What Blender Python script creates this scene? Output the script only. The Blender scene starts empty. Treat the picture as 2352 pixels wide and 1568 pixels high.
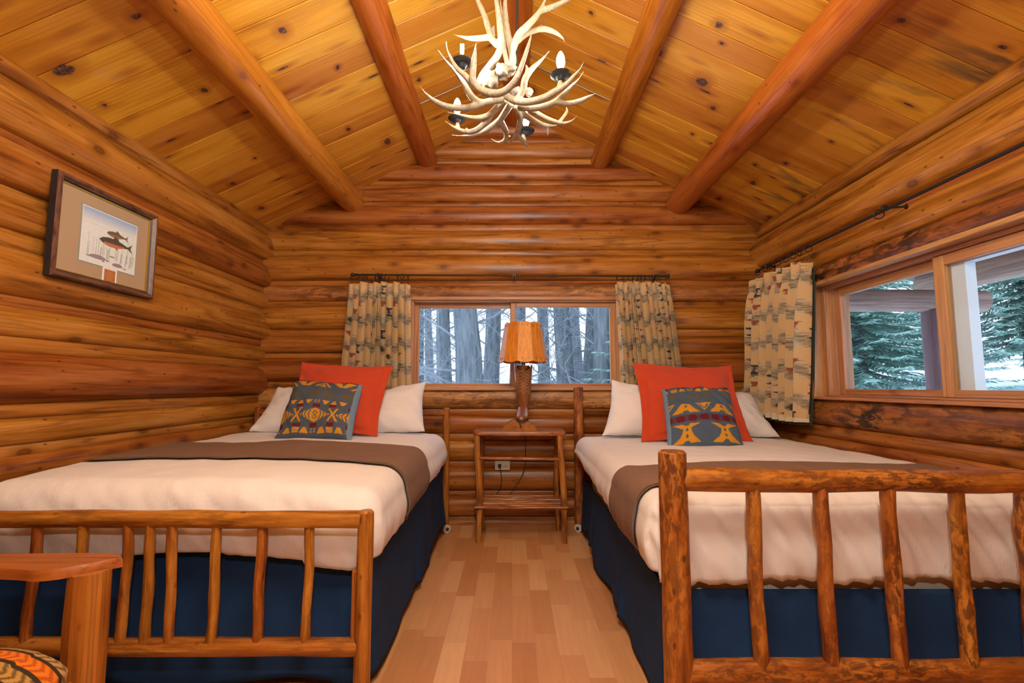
import bpy, math, random
import numpy as np
from mathutils import Vector, Matrix, noise as MN
random.seed(7)
PI = math.pi
S = bpy.context.scene
COL = S.collection
V = Vector

# ------------------------------------------------------------------ camera model (17 mm lens, pitched up a little)
FPX = 17.0 / 36.0 * 2352.0
EYE = V((0, 0, 1.10))
PITCH = math.atan(101.0 / FPX)

def at(px, py, X=None, Y=None, Z=None):
    """turn a pixel of the photograph into a point on a plane of the room"""
    x = (px - 1176.0) / FPX; y = -(py - 784.0) / FPX
    d = V((x, math.cos(PITCH) - y * math.sin(PITCH), math.sin(PITCH) + y * math.cos(PITCH)))
    if X is not None: t = X / d.x
    elif Y is not None: t = Y / d.y
    else: t = (Z - EYE.z) / d.z
    return EYE + d * t

# ------------------------------------------------------------------ object helpers
def tag(o, label=None, cat=None, group=None, kind=None):
    if label: o['label'] = label
    if cat: o['category'] = cat
    if group: o['group'] = group
    if kind: o['kind'] = kind
    return o

def empty(name, loc=(0, 0, 0)):
    o = bpy.data.objects.new(name, None); COL.objects.link(o); o.location = loc
    o.empty_display_size = 0.05
    return o

def thing(name, label, cat, group=None, loc=(0, 0, 0)):
    return tag(empty(name, loc), label, cat, group)

def rnd(a, b): return random.uniform(a, b)

class MB:
    """collects shapes (with wood coordinates, tint and uv) and links them as one mesh object"""
    def __init__(s):
        s.v = []; s.f = []; s.lc = []; s.t = []; s.uv = []; s.mi = []
        s.off = V((rnd(0, 40), rnd(0, 40), rnd(0, 40))); s.tint = rnd(-1, 1); s.cur = 0
    def piece(s):
        s.off = V((rnd(0, 40), rnd(0, 40), rnd(0, 40))); s.tint = rnd(-1, 1)
    def add(s, vs, fs, lcs=None, uvs=None):
        b = len(s.v)
        for i, p in enumerate(vs):
            p = V(p); s.v.append(p)
            s.lc.append((V(lcs[i]) if lcs else p) + s.off)
            s.t.append(s.tint)
            s.uv.append(uvs[i] if uvs else (0.0, 0.0))
        for f in fs:
            s.f.append([b + i for i in f]); s.mi.append(s.cur)
    def box(s, c, d, R=None, axis=2):
        c = V(c); h = V(d) * .5; vs = []; l = []
        for sx in (-1, 1):
            for sy in (-1, 1):
                for sz in (-1, 1):
                    q = V((sx * h.x, sy * h.y, sz * h.z))
                    l.append(V((q[(axis + 1) % 3], q[(axis + 2) % 3], q[axis])))
                    if R is not None: q = R @ q
                    vs.append(c + q)
        s.add(vs, [(0, 1, 3, 2), (4, 6, 7, 5), (0, 4, 5, 1), (2, 3, 7, 6), (0, 2, 6, 4), (1, 5, 7, 3)], l)
    def span(s, a, b, axis=2):
        a = V(a); b = V(b); s.box((a + b) / 2, (abs(b.x - a.x), abs(b.y - a.y), abs(b.z - a.z)), None, axis)
    def tube(s, pts, rad, seg=12, cap=True, wob=0.0, flat=1.0, dome=0.0, wf=6.0):
        pts = [V(p) for p in pts]; n = len(pts)
        if not hasattr(rad, '__len__'): rad = [rad] * n
        tan = []
        for i in range(n):
            t = pts[min(i + 1, n - 1)] - pts[max(i - 1, 0)]
            tan.append(t.normalized() if t.length > 1e-9 else V((0, 0, 1)))
        ref = V((0, 0, 1)) if abs(tan[0].z) < .9 else V((1, 0, 0))
        u = tan[0].cross(ref).normalized()
        vs = []; ls = []; L = 0.0; fr = []
        for i in range(n):
            if i: L += (pts[i] - pts[i - 1]).length
            u = (u - tan[i] * u.dot(tan[i])).normalized(); w = tan[i].cross(u)
            fr.append((u.copy(), w))
            for k in range(seg):
                a = 2 * PI * k / seg
                r = rad[i]
                if wob: r *= 1 + wob * MN.noise(V((math.cos(a) * 1.3, math.sin(a) * 1.3, L * wf)) + s.off)
                vs.append(pts[i] + u * (math.cos(a) * r) + w * (math.sin(a) * r * flat))
                ls.append(V((math.cos(a) * rad[i], math.sin(a) * rad[i], L)))
        fs = []
        for i in range(n - 1):
            for k in range(seg):
                k2 = (k + 1) % seg
                fs.append((i * seg + k, i * seg + k2, (i + 1) * seg + k2, (i + 1) * seg + k))
        if cap:
            for i, sg in ((0, -1), (n - 1, 1)):
                c = len(vs); vs.append(pts[i] + tan[i] * sg * dome * rad[i]); ls.append(V((0, 0, 0 if sg < 0 else L)))
                for k in range(seg):
                    k2 = (k + 1) % seg
                    fs.append((i * seg + k2, i * seg + k, c) if sg < 0 else (i * seg + k, i * seg + k2, c))
        s.add(vs, fs, ls)
    def log(s, a, b, r0, r1=None, n=10, seg=14, wob=.05, chamfer=.0, sway=0.0, wf=6.0):
        a = V(a); b = V(b); r1 = r0 if r1 is None else r1
        d = b - a; L = d.length; pts = []; rs = []
        def sw(t): return V((MN.noise(V((t * 2.1, 1.5, 0)) + s.off), MN.noise(V((t * 2.1, 7.5, 3)) + s.off), 0)) * sway * math.sin(PI * t)
        if chamfer: pts.append(a.copy()); rs.append(r0 - chamfer)
        for i in range(n + 1):
            t = i / n
            if chamfer and i == 0: t = chamfer / L
            if chamfer and i == n: t = 1 - chamfer / L
            pts.append(a + d * t + sw(t)); rs.append(r0 + (r1 - r0) * t)
        if chamfer: pts.append(b.copy()); rs.append(r1 - chamfer)
        s.tube(pts, rs, seg, True, wob, wf=wf)
    def ball(s, c, r, nu=12, nv=8, sc=(1, 1, 1)):
        c = V(c); vs = []; fs = []
        for j in range(nv + 1):
            ph = PI * j / nv
            for i in range(nu):
                a = 2 * PI * i / nu
                vs.append(c + V((r * sc[0] * math.sin(ph) * math.cos(a), r * sc[1] * math.sin(ph) * math.sin(a), r * sc[2] * math.cos(ph))))
        for j in range(nv):
            for i in range(nu):
                i2 = (i + 1) % nu
                fs.append((j * nu + i, (j + 1) * nu + i, (j + 1) * nu + i2, j * nu + i2))
        s.add(vs, fs, [p - c for p in vs])
    def lathe(s, c, prof, seg=20):
        c = V(c); vs = []; fs = []; n = len(prof)
        for r, z in prof:
            for k in range(seg):
                a = 2 * PI * k / seg; vs.append(c + V((r * math.cos(a), r * math.sin(a), z)))
        for i in range(n - 1):
            for k in range(seg):
                k2 = (k + 1) % seg; fs.append((i * seg + k, i * seg + k2, (i + 1) * seg + k2, (i + 1) * seg + k))
        s.add(vs, fs, [p - c for p in vs])
    def grid(s, nu, nv, fn, uvfn=None, close=False):
        vs = []; uv = []
        for j in range(nv + 1):
            for i in range(nu + 1):
                vs.append(fn(i / nu, j / nv)); uv.append(uvfn(i / nu, j / nv) if uvfn else (i / nu, j / nv))
        w = nu + 1
        s.add(vs, [(j * w + i, j * w + i + 1, (j + 1) * w + i + 1, (j + 1) * w + i) for j in range(nv) for i in range(nu)], vs, uv)
    def torus(s, c, R, r, ax, nu=18, nv=6):
        ax = V(ax).normalized(); u = ax.orthogonal().normalized(); w = ax.cross(u); c = V(c)
        pts = [c + u * (R * math.cos(2 * PI * i / nu)) + w * (R * math.sin(2 * PI * i / nu)) for i in range(nu + 1)]
        s.tube(pts, r, nv, False)
    def build(s, name, mats, parent=None, smooth=True, ang=42, colors=None, origin=None):
        me = bpy.data.meshes.new(name)
        org = V(origin) if origin is not None else V((0, 0, 0))
        q = parent
        while q is not None: org = org + q.location if q is not parent else V(q.location); q = q.parent
        me.from_pydata([p - org for p in s.v], [], s.f)
        a = me.attributes.new('lc', 'FLOAT_VECTOR', 'POINT'); a.data.foreach_set('vector', np.array([x[:] for x in s.lc], 'f').ravel())
        a = me.attributes.new('tint', 'FLOAT', 'POINT'); a.data.foreach_set('value', np.array(s.t, 'f'))
        li = np.empty(len(me.loops), 'i'); me.loops.foreach_get('vertex_index', li)
        uvl = me.uv_layers.new(name='UVMap'); uvl.data.foreach_set('uv', np.array(s.uv, 'f')[li].ravel())
        if colors is not None:
            c = me.attributes.new('col', 'FLOAT_COLOR', 'POINT')
            c.data.foreach_set('color', np.concatenate([np.array(colors, 'f'), np.ones((len(colors), 1), 'f')], 1).ravel())
        if not isinstance(mats, (list, tuple)): mats = [mats]
        for m in mats: me.materials.append(m)
        me.polygons.foreach_set('material_index', np.array(s.mi, 'i'))
        me.polygons.foreach_set('use_smooth', np.ones(len(s.f), 'bool') if smooth else np.zeros(len(s.f), 'bool'))
        me.update()
        if smooth: me.set_sharp_from_angle(angle=math.radians(ang))
        o = bpy.data.objects.new(name, me); COL.objects.link(o)
        if parent is not None:
            o.parent = parent
        else: o.location = org
        return o

def bevel(o, w=.003, seg=2):
    m = o.modifiers.new('bevel', 'BEVEL'); m.width = w; m.segments = seg; m.limit_method = 'ANGLE'; m.angle_limit = math.radians(35)
    return o

# ------------------------------------------------------------------ materials
def lin(r, g, b):
    f = lambda c: c / 12.92 if c <= .04045 else ((c + .055) / 1.055) ** 2.4
    return (f(r / 255), f(g / 255), f(b / 255), 1)

class NT:
    def __init__(s, name):
        s.m = bpy.data.materials.new(name); s.m.use_nodes = True; s.t = s.m.node_tree; s.t.nodes.clear()
        s.out = s.n('ShaderNodeOutputMaterial')
    def n(s, ty, **kw):
        x = s.t.nodes.new(ty)
        for k, v in kw.items(): setattr(x, k, v)
        return x
    def l(s, a, b): s.t.links.new(a, b)
    def val(s, sock, v):
        if hasattr(v, 'is_linked') or isinstance(v, bpy.types.NodeSocket): s.l(v, sock)
        else: sock.default_value = v
    def math(s, op, a, b=0.0, c=0.0, clamp=False):
        x = s.n('ShaderNodeMath', operation=op, use_clamp=clamp)
        s.val(x.inputs[0], a); s.val(x.inputs[1], b); s.val(x.inputs[2], c); return x.outputs[0]
    def vmul(s, a, b):
        x = s.n('ShaderNodeVectorMath', operation='MULTIPLY'); s.val(x.inputs[0], a); s.val(x.inputs[1], b); return x.outputs[0]
    def vadd(s, a, b):
        x = s.n('ShaderNodeVectorMath', operation='ADD'); s.val(x.inputs[0], a); s.val(x.inputs[1], b); return x.outputs[0]
    def noise(s, vec, scale=1.0, detail=4.0, rough=.6, dist=0.0):
        x = s.n('ShaderNodeTexNoise'); s.l(vec, x.inputs['Vector']); x.inputs['Scale'].default_value = scale
        x.inputs['Detail'].default_value = detail; x.inputs['Roughness'].default_value = rough; x.inputs['Distortion'].default_value = dist
        return x.outputs[0]
    def ramp(s, fac, stops, interp='LINEAR'):
        x = s.n('ShaderNodeValToRGB'); s.l(fac, x.inputs[0]); x.color_ramp.interpolation = interp
        e = x.color_ramp.elements
        while len(e) < len(stops): e.new(.5)
        for i, (p, c) in enumerate(stops):
            e[i].position = p; e[i].color = c if hasattr(c, '__len__') else (c, c, c, 1)
        return x.outputs[0]
    def mix(s, fac, a, b, mode='MIX'):
        x = s.n('ShaderNodeMix', data_type='RGBA', blend_type=mode)
        s.val(x.inputs[0], fac); s.val(x.inputs[6], a); s.val(x.inputs[7], b); return x.outputs[2]
    def attr(s, name):
        return s.n('ShaderNodeAttribute', attribute_name=name)
    def bsdf(s, color, rough=.5, spec=.5, bump=None, bstr=.3, bdist=.002, metal=0.0, sheen=0.0):
        b = s.n('ShaderNodeBsdfPrincipled')
        s.val(b.inputs['Base Color'], color); s.val(b.inputs['Roughness'], rough)
        b.inputs['Specular IOR Level'].default_value = spec; b.inputs['Metallic'].default_value = metal
        if sheen: b.inputs['Sheen Weight'].default_value = sheen
        if bump is not None:
            x = s.n('ShaderNodeBump'); x.inputs['Strength'].default_value = bstr; x.inputs['Distance'].default_value = bdist
            s.l(bump, x.inputs['Height']); s.l(x.outputs[0], b.inputs['Normal'])
        s.l(b.outputs[0], s.out.inputs[0]); return b

def plain(name, c, rough=.5, spec=.5, metal=0.0):
    t = NT(name); t.bsdf(c, rough, spec, metal=metal); return t.m

def sc(c, k): return (c[0] * k, c[1] * k, c[2] * k, 1)

def wood(name, dark, mid, light, rough=.36, tintamt=.16, knot=1.0, streak=(13, 13, 1.0), mott=0.0, mottc=None, spec=.5, bs=.25, ms=(26, 26, 9)):
    t = NT(name)
    lc = t.attr('lc').outputs['Vector']; ti = t.attr('tint').outputs['Fac']
    warp = t.vadd(lc, t.vmul(t.n('ShaderNodeTexNoise').outputs[1], (0, 0, 0)))
    n1 = t.noise(t.vmul(lc, streak), 1, 5, .64, .4)
    n2 = t.noise(t.vmul(lc, (110, 110, 5)), 1, 3, .6)
    n3 = t.noise(t.vmul(lc, (5, 5, 1.6)), 1, 3, .55)
    c = t.ramp(n1, [(.34, dark), (.47, mid), (.64, light)])
    c = t.mix(t.math('MULTIPLY', n3, .55), c, dark, 'MIX') if mott == 0 else c
    fine = t.ramp(n2, [(.3, .72), (.6, 1.06)])
    c = t.mix(.8, c, fine, 'MULTIPLY')
    if mott:
        nm = t.noise(t.vmul(lc, ms), 1, 4, .7, .6)
        nb = t.noise(t.vmul(lc, (4, 4, 2.2)), 1, 2, .5)
        f = t.math('MULTIPLY', t.ramp(nm, [(.44, 1.0), (.56, 0.0)]), t.ramp(nb, [(.32, 0.15), (.6, 1.0)]))
        c = t.mix(t.math('MULTIPLY', f, mott), c, mottc)
    n4 = t.noise(t.vmul(lc, (17, 17, .55)), 1, 1, .5)
    c = t.mix(t.math('MULTIPLY', t.ramp(n4, [(.484, 0.0), (.498, 1.0), (.502, 1.0), (.516, 0.0)]), t.math('MULTIPLY', n3, .95)), c, sc(dark, .35))
    if knot:
        vo = t.n('ShaderNodeTexVoronoi'); vo.inputs['Scale'].default_value = 1
        ds = t.vadd(t.vmul(lc, (10, 10, 5.0)), t.vmul(t.n('ShaderNodeTexNoise').outputs[1], (0, 0, 0)))
        t.l(ds, vo.inputs['Vector'])
        sx1 = t.n('ShaderNodeSeparateXYZ'); t.l(vo.outputs['Color'], sx1.inputs[0]); on1 = t.math('GREATER_THAN', sx1.outputs[0], .58)
        k = t.math('MULTIPLY', on1, t.ramp(vo.outputs['Distance'], [(.05, .7), (.11, 1.0), (.15, .9), (.185, 0.0)]))
        c = t.mix(t.math('MULTIPLY', k, .8 * knot), c, (dark[0] * .28, dark[1] * .25, dark[2] * .3, 1))
        halo = t.math('MULTIPLY', on1, t.ramp(vo.outputs['Distance'], [(.15, .65), (.42, 0.0)]))
        c = t.mix(t.math('MULTIPLY', halo, knot), c, dark)
        v2 = t.n('ShaderNodeTexVoronoi'); t.l(t.vmul(lc, (27, 27, 12)), v2.inputs['Vector']); v2.inputs['Scale'].default_value = 1
        sx2 = t.n('ShaderNodeSeparateXYZ'); t.l(v2.outputs['Color'], sx2.inputs[0])
        k2 = t.math('MULTIPLY', t.math('GREATER_THAN', sx2.outputs[1], .62), t.ramp(v2.outputs['Distance'], [(.10, 1.0), (.16, 0.0)]))
        c = t.mix(t.math('MULTIPLY', k2, .7 * knot), c, (dark[0] * .3, dark[1] * .3, dark[2] * .3, 1))
    hs = t.n('ShaderNodeHueSaturation'); t.l(c, hs.inputs['Color'])
    t.l(t.math('MULTIPLY_ADD', ti, tintamt, 1.0), hs.inputs['Value']); t.l(t.math('MULTIPLY_ADD', ti, .010, .5), hs.inputs['Hue'])
    bump = t.math('ADD', t.math('MULTIPLY', n1, 1.0), t.math('MULTIPLY', n2, .35))
    ro = t.math('MULTIPLY_ADD', n1, .22, rough - .1)
    t.bsdf(hs.outputs[0], ro, spec, bump, bs, .004)
    return t.m


W_LOG = wood('log_varnished', (.17, .046, .006, 1), (.42, .142, .019, 1), (.58, .240, .050, 1), rough=.34, spec=.4, bs=.35)
W_BURL = wood('log_burled', (.24, .085, .02, 1), (.46, .19, .045, 1), (.60, .29, .085, 1), mott=.7, mottc=(.085, .03, .010, 1), rough=.42)
W_BEAM = wood('beam_varnished', (.28, .072, .007, 1), (.48, .150, .016, 1), (.58, .215, .030, 1), rough=.33, spec=.4, streak=(10, 10, .8), tintamt=.08)
W_POLE = wood('pole_varnished', (.19, .050, .007, 1), (.37, .118, .015, 1), (.48, .185, .030, 1), rough=.32, streak=(26, 26, 3), knot=.8, tintamt=.1, mott=.45, mottc=(.10, .028, .006, 1), ms=(60, 60, 12))
W_BARK = wood('pole_barked', (.19, .050, .007, 1), (.37, .118, .015, 1), (.48, .185, .030, 1), rough=.38, streak=(24, 24, 4), mott=.9, mottc=(.085, .024, .006, 1), ms=(52, 52, 21))
W_BARKD = wood('pole_rough_bark', (.20, .055, .010, 1), (.46, .155, .025, 1), (.58, .24, .045, 1), rough=.48, streak=(24, 24, 8), mott=.7, mottc=(.035, .012, .007, 1), bs=.7)
W_SASH = wood('window_fir', (.38, .17, .065, 1), (.53, .255, .105, 1), (.60, .31, .14, 1), rough=.36, knot=0, streak=(40, 40, 1.2), tintamt=.06)
W_BASE = wood('baseboard_wood', (.26, .10, .025, 1), (.40, .17, .045, 1), (.5, .23, .065, 1), rough=.42, knot=.5, streak=(30, 30, 1))
W_ARM = wood('armchair_pine', (.24, .068, .008, 1), (.41, .135, .016, 1), (.49, .18, .028, 1), rough=.34, knot=.35, streak=(16, 16, 1.2), tintamt=.05)
W_SHADE = wood('shade_veneer', (.52, .17, .018, 1), (.70, .25, .026, 1), (.78, .32, .045, 1), rough=.5, knot=0, streak=(34, 34, 1.0), tintamt=.12)
W_STAND = wood('nightstand_wood', (.18, .05, .010, 1), (.40, .135, .026, 1), (.54, .22, .05, 1), rough=.36, streak=(30, 30, 4), mott=.5, mottc=(.08, .025, .01, 1))

# ceiling boards: honey pine with the photograph's own knots
ROOF_X, ROOF_Z, SL, SR = 0.06, 3.385, .474, .493
def roof_z(x): return ROOF_Z - (SL * (ROOF_X - x) if x < ROOF_X else SR * (x - ROOF_X))
def roof_at(px, py):
    d = at(px, py, Y=1.0) - EYE
    k = SL if px < 1180 else -SR
    t = (ROOF_Z - EYE.z - k * ROOF_X) / (d.z - k * d.x)
    return EYE + d * t
KN = [(145, 162, 52, 20), (648, 70, 17, 15), (312, 36, 20, 13), (577, 140, 20, 12), (775, 155, 8, 7), (290, 263, 17, 11), (240, 242, 11, 7), (470, 207, 13, 8),
      (535, 422, 10, 7), (655, 237, 8, 6), (800, 297, 8, 6), (890, 325, 15, 10), (600, 478, 12, 6), (585, 363, 6, 4), (962, 183, 9, 7),
      (1652, 58, 18, 10), (1612, 188, 26, 15), (1658, 100, 7, 5), (1637, 248, 12, 7), (1512, 120, 16, 14), (2068, 48, 18, 10), (2305, 108, 18, 8), (2165, 268, 10, 6),
      (1805, 375, 8, 5), (1735, 378, 8, 5), (1910, 325, 7, 5), (1590, 308, 7, 4), (1845, 452, 6, 4), (1768, 498, 9, 5), (1652, 456, 10, 5), (1357, 30, 9, 6), (1225, 207, 12, 9), (1730, 420, 12, 7)]

def knot_list():
    out = []; k = math.sqrt(1 + SL * SL)
    for (px, py, rx, ry) in KN:
        p = roof_at(px, py); q = roof_at(px + rx, py); q2 = roof_at(px, py + ry)
        a = max(.012, (abs(q.x - p.x) * .5 + abs(q2.x - p.x) * .5) * k * .9); b = max(.010, (abs(q.y - p.y) * .35 + abs(q2.y - p.y) * .65) * .8)
        out.append((p.x * k, p.y, a, b))
    return out

def ceiling_mat():
    t = NT('ceiling_pine_boards')
    lc = t.attr('lc').outputs['Vector']; ti = t.attr('tint').outputs['Fac']
    uv = t.n('ShaderNodeUVMap', uv_map='UVMap').outputs[0]
    sep = t.n('ShaderNodeSeparateXYZ'); t.l(lc, sep.inputs[0])
    nlow = t.noise(t.vmul(lc, (7, 7, 1.3)), 1, 2, .5)
    w = t.n('ShaderNodeTexWave', wave_type='BANDS', bands_direction='X'); w.inputs['Scale'].default_value = 1
    t.l(t.vadd(t.vmul(lc, (14, 3, .6)), t.n('ShaderNodeCombineXYZ').outputs[0]), w.inputs['Vector'])
    w.inputs['Distortion'].default_value = 7; w.inputs['Detail'].default_value = 2; w.inputs['Detail Scale'].default_value = .8
    g = t.noise(t.vmul(lc, (150, 60, 4)), 1, 3, .6)
    c = t.ramp(t.noise(t.vmul(lc, (9, 9, 1.0)), 1, 4, .55), [(.3, (.46, .175, .014, 1)), (.48, (.64, .285, .024, 1)), (.7, (.74, .385, .050, 1))])
    ring = t.ramp(w.outputs[0], [(.0, .70), (.14, 1.0), (1.0, 1.0)])
    c = t.mix(t.ramp(nlow, [(.42, .0), (.62, .85)]), c, ring, 'MULTIPLY')
    c = t.mix(.55, c, t.ramp(g, [(.3, .8), (.62, 1.05)]), 'MULTIPLY')
    # knots at their own places: every stretch of board carries the centre and size of its knot
    su = t.n('ShaderNodeSeparateXYZ'); t.l(uv, su.inputs[0])
    wv = t.n('ShaderNodeTexNoise'); t.l(uv, wv.inputs['Vector']); wv.inputs['Scale'].default_value = 22; wv.inputs['Detail'].default_value = 2
    wj = t.n('ShaderNodeVectorMath', operation='SUBTRACT'); t.l(wv.outputs[1], wj.inputs[0]); wj.inputs[1].default_value = (.5, .5, .5)
    uvw = t.vadd(uv, t.vmul(wj.outputs[0], (.03, .03, 0)))
    d = t.n('ShaderNodeVectorMath', operation='SUBTRACT'); t.l(uvw, d.inputs[0]); t.l(t.attr('knot_centre').outputs['Vector'], d.inputs[1])
    m = t.n('ShaderNodeVectorMath', operation='LENGTH'); t.l(t.vmul(d.outputs[0], t.attr('knot_size').outputs['Vector']), m.inputs[0])
    best = m.outputs['Value']
    vo = t.n('ShaderNodeTexVoronoi'); vo.inputs['Scale'].default_value = 1; t.l(t.vmul(lc, (11, 11, 2.6)), vo.inputs['Vector'])
    best = t.math('MINIMUM', best, t.math('MULTIPLY', vo.outputs['Distance'], 10.0))
    halo = t.ramp(t.math('MULTIPLY', best, .25), [(.2, .75), (.3, .6), (.75, 0)])
    c = t.mix(halo, c, (.30, .075, .012, 1))
    kc = t.ramp(t.noise(t.vmul(uv, (70, 70, 0)), 1, 3), [(.4, (.040, .016, .012, 1)), (.62, (.16, .085, .06, 1)), (.75, (.30, .2, .15, 1))])
    c = t.mix(t.ramp(best, [(.82, 1.0), (1.0, 0.0)]), c, kc)
    # grey water stains along the right-hand eave
    sm = t.n('ShaderNodeMapRange'); t.l(su.outputs[0], sm.inputs[0]); sm.inputs[1].default_value = 1.72; sm.inputs[2].default_value = 2.2
    sn = t.ramp(t.noise(t.vmul(uv, (1.4, 6.5, 0)), 1, 4, .6, .6), [(.52, 0.0), (.64, 1.0)])
    c = t.mix(t.math('MULTIPLY', t.math('MULTIPLY', sm.outputs[0], sn), .8), c, (.085, .055, .035, 1))
    # pale scuffs in the varnish
    pl = t.ramp(t.noise(t.vmul(uv, (2.6, 5, 0)), 1, 2, .5), [(.66, 0.0), (.8, .4)])
    c = t.mix(pl, c, (.62, .42, .26, 1))
    hs = t.n('ShaderNodeHueSaturation'); t.l(c, hs.inputs['Color'])
    t.l(t.math('MULTIPLY_ADD', ti, .17, 1.0), hs.inputs['Value']); t.l(t.math('MULTIPLY_ADD', ti, .012, .5), hs.inputs['Hue'])
    t.bsdf(hs.outputs[0], t.math('MULTIPLY_ADD', g, .2, .26), .5, g, .12, .002)
    return t.m

def floor_mat():
    t = NT('floor_maple_laminate')
    ob = t.n('ShaderNodeTexCoord').outputs['Object']
    s = t.n('ShaderNodeSeparateXYZ'); t.l(ob, s.inputs[0])
    xi = t.math('FLOOR', t.math('DIVIDE', s.outputs[0], .098))
    wn = t.n('ShaderNodeTexWhiteNoise', noise_dimensions='1D'); t.l(xi, wn.inputs['W'])
    yy = t.math('ADD', t.math('DIVIDE', s.outputs[1], .46), t.math('MULTIPLY', wn.outputs['Value'], 7.3))
    yi = t.math('FLOOR', yy)
    cb = t.n('ShaderNodeCombineXYZ'); t.l(xi, cb.inputs[0]); t.l(yi, cb.inputs[1])
    w2 = t.n('ShaderNodeTexWhiteNoise', noise_dimensions='3D'); t.l(cb.outputs[0], w2.inputs['Vector'])
    c = t.ramp(w2.outputs['Value'], [(0, (.50, .225, .080, 1)), (.45, (.58, .285, .115, 1)), (.8, (.63, .33, .145, 1)), (1, (.70, .41, .20, 1))])
    gv = t.vadd(t.vmul(ob, (55, 3.2, 1)), t.vmul(w2.outputs['Color'], (30, 30, 30)))
    g = t.noise(gv, 1, 4, .6, .5)
    c = t.mix(.5, c, t.ramp(g, [(.3, .80), (.65, 1.05)]), 'MULTIPLY')
    fx = t.math('FRACT', t.math('DIVIDE', s.outputs[0], .098)); fy = t.math('FRACT', yy)
    ex = t.math('LESS_THAN', t.math('ABSOLUTE', t.math('SUBTRACT', fx, .5)), .488)
    ey = t.math('LESS_THAN', t.math('ABSOLUTE', t.math('SUBTRACT', fy, .5)), .4965)
    c = t.mix(t.math('MULTIPLY_ADD', t.math('MULTIPLY', ex, ey), -.18, .18), c, (.3, .12, .04, 1))
    t.bsdf(c, t.math('MULTIPLY_ADD', g, .15, .36), .4, g, .04, .001)
    return t.m

def fabric(name, c, rough=.85, scale=900, var=.12, bs=.25, sheen=.15, blot=.0, c2=None):
    t = NT(name)
    ob = t.n('ShaderNodeTexCoord').outputs['Object']
    n = t.noise(t.vmul(ob, (1, 1, 1)), scale, 2, .6)
    n2 = t.noise(ob, 9, 3, .6)
    k = t.math('MULTIPLY_ADD', n, 2 * var, 1 - var)
    col = t.mix(1.0, c, t.n('ShaderNodeCombineColor').outputs[0], 'MULTIPLY') if False else c
    hs = t.n('ShaderNodeHueSaturation'); t.val(hs.inputs['Color'], c)
    t.l(t.math('MULTIPLY', k, t.math('MULTIPLY_ADD', n2, 2 * blot, 1 - blot)), hs.inputs['Value'])
    cc = hs.outputs[0]
    if c2: cc = t.mix(t.ramp(n, [(.42, 0.0), (.6, 1.0)]), cc, c2)
    t.bsdf(cc, rough, .25, n, bs, .0012, sheen=sheen)
    return t.m

def sheet_mat():
    t = NT('white_striped_cotton')
    uv = t.n('ShaderNodeUVMap', uv_map='UVMap').outputs[0]
    s = t.n('ShaderNodeSeparateXYZ'); t.l(uv, s.inputs[0])
    st = t.math('SINE', t.math('MULTIPLY', t.math('ADD', s.outputs[0], t.math('MULTIPLY', s.outputs[1], .25)), 2 * PI / .0085))
    ob = t.n('ShaderNodeTexCoord').outputs['Object']
    n = t.noise(t.vmul(ob, (9, 9, 5)), 1, 4, .55, .6)
    c = t.mix(t.math('MULTIPLY_ADD', st, .5, .5), (.79, .77, .765, 1), (.765, .74, .735, 1))
    t.bsdf(c, .8, .2, t.math('ADD', t.math('MULTIPLY', st, .04), t.math('MULTIPLY', n, 5)), .35, .003, sheen=.1)
    return t.m

def attr_fabric(name, rough=.9, scale=700, bs=.25):
    t = NT(name)
    c = t.attr('col').outputs['Color']; ob = t.n('ShaderNodeTexCoord').outputs['Object']
    n = t.noise(ob, scale, 2, .6)
    hs = t.n('ShaderNodeHueSaturation'); t.l(c, hs.inputs['Color']); t.l(t.math('MULTIPLY_ADD', n, .5, .75), hs.inputs['Value'])
    t.bsdf(hs.outputs[0], rough, .2, n, bs, .0015)
    return t.m

def curtain_mat():
    t = NT('curtain_ikat_cloth')
    c = t.attr('col').outputs['Color']; ob = t.n('ShaderNodeTexCoord').outputs['Object']
    n = t.noise(ob, 600, 2, .6)
    d = t.n('ShaderNodeBsdfDiffuse'); t.l(c, d.inputs[0]); b = t.n('ShaderNodeBump'); b.inputs['Strength'].default_value = .2; b.inputs['Distance'].default_value = .001
    t.l(n, b.inputs['Height']); t.l(b.outputs[0], d.inputs['Normal'])
    tr = t.n('ShaderNodeBsdfTranslucent'); t.l(c, tr.inputs[0])
    mx = t.n('ShaderNodeMixShader'); mx.inputs[0].default_value = .12; t.l(d.outputs[0], mx.inputs[1]); t.l(tr.outputs[0], mx.inputs[2])
    t.l(mx.outputs[0], t.out.inputs[0]); return t.m

def glass_mat(name, tint=(.93, .97, 1, 1), refl=.06):
    t = NT(name)
    a = t.n('ShaderNodeBsdfTransparent'); a.inputs[0].default_value = tint
    g = t.n('ShaderNodeBsdfGlossy'); g.inputs['Roughness'].default_value = .02
    f = t.n('ShaderNodeLayerWeight'); f.inputs[0].default_value = .5
    m = t.n('ShaderNodeMixShader'); t.l(t.math('MULTIPLY_ADD', t.math('POWER', f.outputs['Facing'], 5.0), .30, .006), m.inputs[0]); t.l(a.outputs[0], m.inputs[1]); t.l(g.outputs[0], m.inputs[2])
    t.l(m.outputs[0], t.out.inputs[0]); return t.m

def emit(name, c, st):
    t = NT(name); e = t.n('ShaderNodeEmission'); e.inputs[0].default_value = c; e.inputs[1].default_value = st
    t.l(e.outputs[0], t.out.inputs[0]); return t.m

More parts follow.
